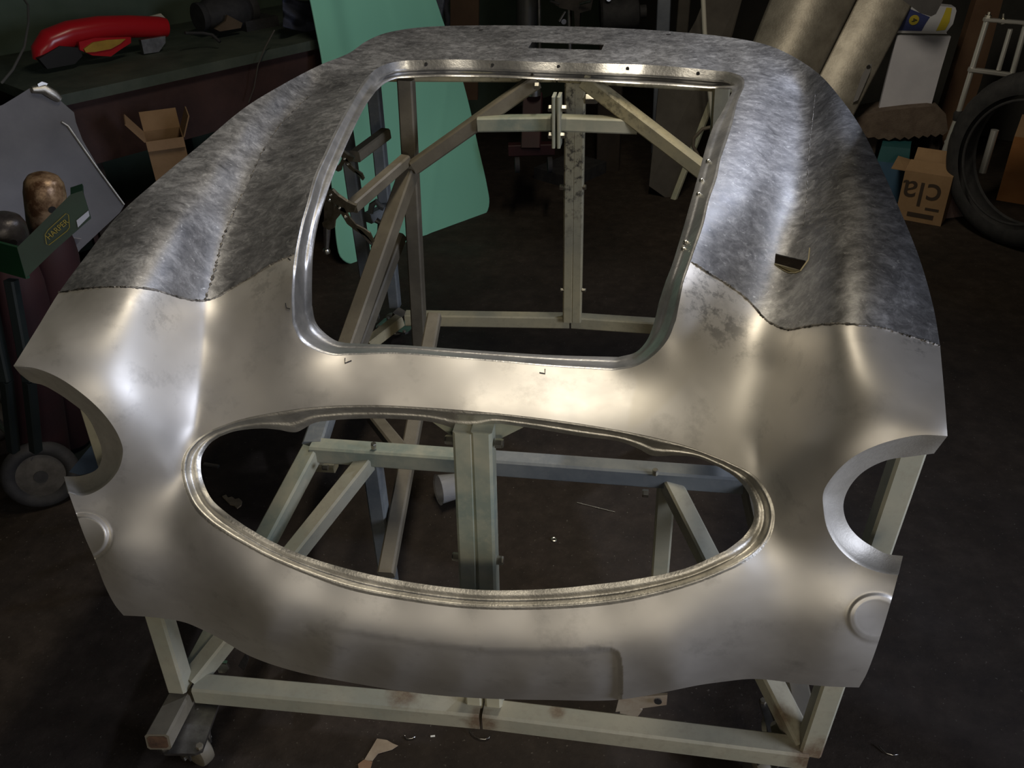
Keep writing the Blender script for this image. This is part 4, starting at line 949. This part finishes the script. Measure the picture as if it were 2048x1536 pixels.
MB().slab([fo+ex_*x+Vector((0, 0, z)) for x, z in ((-.05, .022), (.06, .022), (.06, .042), (-.05, .042))], .001).build('printed_bar', M['print'], k)
k = thing('crushed_carton', 'flattened pale and red carton on the floor between lettered box and tyre', 'box', P(1915, 440, 2, 0))
MB().slab([P(x, y, 2, z) for x, y, z in ((1893, 437, .0), (1938, 431, .0), (1942, 418, .03), (1914, 382, .10), (1901, 394, .09))], .02).build('carton', noisy('pale_red_card', (.16, .13, .13), (.20, .12, .11), 9, .8), k)

# ---- motorcycle tyre and chrome fork
tc = P(2056, 318, 1, 2.66); k = thing('tyre', 'black motorcycle tyre standing upright at the right edge', 'tyre', (tc.x, tc.y, 0))
tax = (CAM-np.array(tc)); tax[2] = 0; tax /= np.linalg.norm(tax); a0 = math.radians(-30); tax = Vector((tax[0]*math.cos(a0)-tax[1]*math.sin(a0), tax[0]*math.sin(a0)+tax[1]*math.cos(a0), 0))
tcc = Vector((tc.x, tc.y, .350))
prof = []
for q in range(21):
    a = -PI*.62+2*PI*.62*q/20; prof.append((.288+.062*math.cos(a), .062*math.sin(a)))
for q in range(15):
    a = PI*.62-2*PI*.62*q/14; prof.append((.290+.052*math.cos(a), .052*math.sin(a)))
mb = MB(); u_ = tax.orthogonal().normalized(); v_ = tax.cross(u_); N_ = 96; vs = []; fs = []
for i in range(N_):
    d = u_*math.cos(2*PI*i/N_)+v_*math.sin(2*PI*i/N_)
    for r_, h_ in prof: vs.append(tcc+d*(r_-.0025*(i % 4 == 0)*(r_ > .335))+tax*h_)
n_p = len(prof)
for i in range(N_):
    for j in range(n_p): fs.append((i*n_p+j, ((i+1) % N_)*n_p+j, ((i+1) % N_)*n_p+(j+1) % n_p, i*n_p+(j+1) % n_p))
mb.add(vs, fs); mb.build('casing', M['rubber'], k, True)
MB().torus(tcc+tax*.052, tax, .245, .006, 64, 8).build('bead', M['rubber'], k, True)
k = thing('motorcycle_fork', 'chrome telescopic fork with two yokes leaning beside the tyre', 'fork', P(1880, 330, 1, 3.0))
FY = 3.14
def FP(x, y, dy=0.): return P(x, y, 1, FY+dy)
for a, b, c, d in (((1976, 34), (1917, 226), (1915, 238), (1878, 335)), ((2052, 48), (2024, 150), (1990, 260), (1965, 345))):
    MB().tube([FP(*a), FP(*b)], .012, 14).build('stanchion', M['bright'], k, True)
    MB().tube([FP(*c), FP(*d)], [.017, .016], 14).build('slider', M['bright'], k, True)
    MB().lathe(FP(*b), FP(*c)-FP(*b), [(.014, -.01), (.02, 0), (.02, .03), (.014, .035)], 16).build('dust_seal', M['rubber'], k, True)
    MB().lathe(FP(*a), FP(*a)-FP(*b), [(.013, -.01), (.013, .008), (.006, .010), (.006, .02), (0, .02)], 6).build('top_cap', M['bolt'], k, True)
MB().bar(FP(1968, 39), FP(2056, 46), .03, .014).build('top_yoke', M['bright'], k)
MB().bar(FP(1938, 139), FP(2030, 151), .034, .018).build('bottom_yoke', M['bright'], k)
MB().tube([FP(2021, 58, .005), FP(1997, 140, .005)], .010, 12).build('steering_stem', M['bright'], k, True)
MB().lathe(FP(2006, 42), FP(2006, 42)-FP(1998, 140), [(.012, -.01), (.012, .01), (.005, .012), (.005, .03), (0, .03)], 6).build('stem_nut', M['bolt'], k, True)
p = FP(1896, 283); MB().lathe(p, (-.8, -.6, 0), [(0, .012), (.010, .012), (.012, .0), (.012, -.02), (0, -.02)], 12).build('axle_lug', M['bright'], k, True)
k = thing('cardboard_box', 'orange brown cardboard box seen through the tyre', 'box', P(2030, 430, 2, 0))
a_ = P(1992, 400, 2, 0); b_ = P(2110, 420, 2, 0); e_ = b_-a_; d_ = Vector((-e_.y, e_.x, 0)).normalized()*.25
mb = MB(); q = [a_, b_, b_+d_, a_+d_]; mb.loft([q, [p+Vector((0, 0, .30)) for p in q]]); mb.build('body', noisy('orange_card', (.24, .10, .03), (.30, .135, .05), 7, .85), k)
MB().slab([q[0]+Vector((0, 0, .3)), q[1]+Vector((0, 0, .3)), q[1]+Vector((0, 0, .38))+d_*.3, q[0]+Vector((0, 0, .38))+d_*.3], .004).build('flap', M['card2'], k)

# ---- dark machinery along the back, only its lower parts show
k = thing('brown_board', 'plain brown board standing behind the mint green panel', 'board', P(930, 50, 1, 3.45))
MB().slab([P(x, y, 1, 3.45) for x, y in ((901, -40), (958, -40), (957, 60), (955, 200), (900, 200))], .02).build('board', M['brown'], k)
tag(MB().tube([P(893, 60+8*q, 1, 3.3) if False else P(893+2*math.sin(q), -30+9*q, 1, 3.32) for q in range(14)], [.016 if q % 2 else .013 for q in range(14)], 12).build('corrugated_hose', M['rubber'], None, True), 'black corrugated hose hanging beside the brown board', 'hose')
tag(MB().slab([P(x, y, 1, 3.28) for x, y in ((862, -20), (890, -20), (887, 6), (882, 40), (874, 20))], .03).build('alloy_casting', noisy('alloy', (.12, .13, .16), (.24, .26, .30), 30, .4, .4)), 'blue grey alloy casting peeping out behind the mint panel', 'casting')
tag(MB().tube([P(1055, -60, 1, 3.6), P(1052, 160, 1, 3.5)], .052, 28).build('steel_drum_pipe', noisy('dark_pipe', (.07, .072, .07), (.10, .10, .098), 6, .45, .3), None, True), 'wide grey vertical pipe behind the scuttle', 'pipe')
k = thing('pillar_drill', 'dark pillar drill with levers behind the middle of the scuttle', 'machine', P(1138, 300, 1, 3.4))
MB().tube([P(1138, 14, 1, 3.35), P(1141, 260, 1, 3.35)], .014, 14).build('column', M['steel'], k, True)
MB().bar(P(1078, -40, 1, 3.35), P(1080, 160, 1, 3.35), .014, .014).build('guide_rod', M['steel'], k)
MB().slab([P(x, y, 1, 3.3) for x, y in ((1112, -10), (1150, -10), (1186, -4), (1182, 20), (1160, 26), (1158, 60), (1150, 60), (1148, 22), (1120, 16), (1108, 8))], .08).build('head', noisy('grimy_iron', (.035, .03, .026), (.07, .06, .05), 15, .6, .3), k)
for a, b in (((1118, 8), (1100, 2)), ((1130, 24), (1118, 44)), ((1160, 8), (1182, 2))):
    MB().tube([P(*a, 1, 3.28), P(*b, 1, 3.25)], .006, 8).build('lever', M['steel'], k, True)
MB().lathe(P(1126, 42, 1, 3.3), (.3, -1, 0), [(0, 0), (.012, 0), (.016, .01), (.012, .02), (0, .02)], 14).build('knob', M['steel'], k, True)
rbox(MB(), *(lambda c_: (c_.dot(U)-.15, c_.dot(U)+.15, c_.dot(V)-.12, c_.dot(V)+.12))(P(1141, 260, 1, 3.35)), 0, .06).build('base', M['rubber'], k)
k = thing('motor_unit', 'dark motor with a small bright fitting right of the pillar drill', 'machine', P(1250, 150, 1, 3.5))
MB().lathe(P(1200, 30, 1, 3.45), (1, .15, .05), [(0, 0), (.07, 0), (.08, .01), (.08, .16), (.07, .18), (.03, .19), (.03, .22), (0, .22)], 28).build('housing', M['rubber'], k, True)
MB().lathe(P(1216, -2, 1, 3.4), (.3, -1, .2), [(0, 0), (.012, 0), (.012, .015), (0, .015)], 10).build('fitting', M['chrome'], k, True)
MB().bar(P(1225, 60, 1, 3.5), Vector((*P(1225, 60, 1, 3.5)[:2], 0)), .12, .12).build('plinth', M['dark_wood'], k)

# ---- things lying on the floor
def flat(name, pts, mt, label, cat, z=.002, th=.0012):
    return tag(MB().slab([P(x, y, 2, z) for x, y in pts], th).build(name, mt), label, cat)
M['scrap'] = noisy('dusty_paper', (.40, .33, .25), (.30, .24, .18), 30, .9)
k = thing('paper_scrap', 'torn tan paper scrap on the floor in front of the base rail', 'paper', P(745, 1510, 2, 0))
MB().slab([P(x, y, 2, .003) for x, y in ((754, 1477), (762, 1478), (774, 1480), (786, 1487), (796, 1491), (784, 1499), (770, 1503), (756, 1507), (748, 1517), (744, 1523), (736, 1521), (729, 1519), (736, 1507), (744, 1494))], .0012).build('paper', M['scrap'], k)
MB().slab([P(x, y, 2, .003) for x, y in ((716, 1528), (728, 1519), (736, 1521), (745, 1522), (742, 1533), (738, 1544), (718, 1544))], .0012).build('stained_end', noisy('stained_paper', (.26, .15, .09), (.34, .22, .14), 30, .9), k)
def curl(px, wd, label):
    pts = [P(x, y, 2, z) for x, y, z in px]; g = [[p+Vector((0, 0, wd)) for p in pts], pts]
    mb = MB(); mb.loft(g, closed=False, caps=False); o = mb.build('metal_shaving', M['chrome'], None, True); o.modifiers.new('t', 'SOLIDIFY').thickness = .0006
    return tag(o, label, 'metal shaving', 'metal shavings on the floor')
curl([(938, 1460, .004), (942, 1468, .003), (950, 1476, .002), (960, 1480, .002), (970, 1481, .002), (978, 1478, .002), (981, 1472, .004)], .004, 'curled bright shaving below the joint of the base rail')
curl([(808, 1468, .004), (810, 1474, .002), (814, 1480, .001), (824, 1479, .001), (832, 1475, .003)], .004, 'small folded shaving right of the tan paper scrap')
curl([(1756, 1490, .004), (1762, 1498, .002), (1772, 1508, .001), (1784, 1512, .001), (1796, 1511, .003)], .004, 'curved shaving at the far right of the front floor')
flat('white_chip', [(861, 1471), (870, 1470), (870, 1473), (861, 1474)], mat('white_chip', (.75, .75, .72), .6), 'tiny white chip on the floor between two shavings', 'chip')
tag(MB().tube([P(1154, 1005, 2, .002), P(1230, 1024, 2, .002)], .0012, 6).build('welding_wire', M['lip'], None, True), 'straight thin bright wire on the floor seen through the grille', 'wire')
tag(MB().torus(P(1108, 1079, 2, .002), (0, 0, 1), .006, .0025, 18, 8).build('washer', M['bolt'], None, True), 'small bright washer on the floor seen through the grille', 'washer')
tag(MB().bar(P(408, 928, 2, .006), P(437, 933, 2, .006), .012, .008).build('metal_pin', M['steel']), 'small grey metal pin on the floor at the left end of the grille', 'pin')
flat('leaf_scrap', [(444, 992), (452, 989), (456, 995), (464, 993), (470, 998), (478, 996), (484, 1002), (482, 1010), (474, 1016), (468, 1010), (460, 1008), (452, 1000)], noisy('tan_scrap', (.22, .18, .12), (.15, .12, .08), 40, .9), 'crumpled tan scrap on the floor through the left of the grille', 'scrap', .004, .004)
flat('grey_scrap', [(380, 905), (392, 900), (398, 908), (388, 914)], M['scrap'], 'pale scrap on the floor just inside the left grille edge', 'scrap')
pc_ = P(898, 985, 2, .03)
k = thing('plastic_cup', 'clear plastic cup lying on the floor behind the front twin post', 'cup', (pc_.x, pc_.y, 0))
pm_ = mat('clear_plastic', (.75, .75, .74), .15); pm_.node_tree.nodes['Principled BSDF'].inputs['Transmission Weight'].default_value = .7
MB().lathe(pc_+Vector((.05, .03, .012)), (-.8, -.5, .1), [(.030, 0), (.034, .03), (.040, .085), (.043, .088), (.038, .085), (.032, .03), (.028, .002), (0, .002)], 32).build('cup', pm_, k, True)
MB().lathe(pc_+Vector((.05, .03, .012)), (-.8, -.5, .1), [(0, .004), (.027, .004), (.030, .03), (0, .031)], 24).build('residue', noisy('tan_residue', (.30, .20, .14), (.4, .3, .2), 20, .5), k, True)
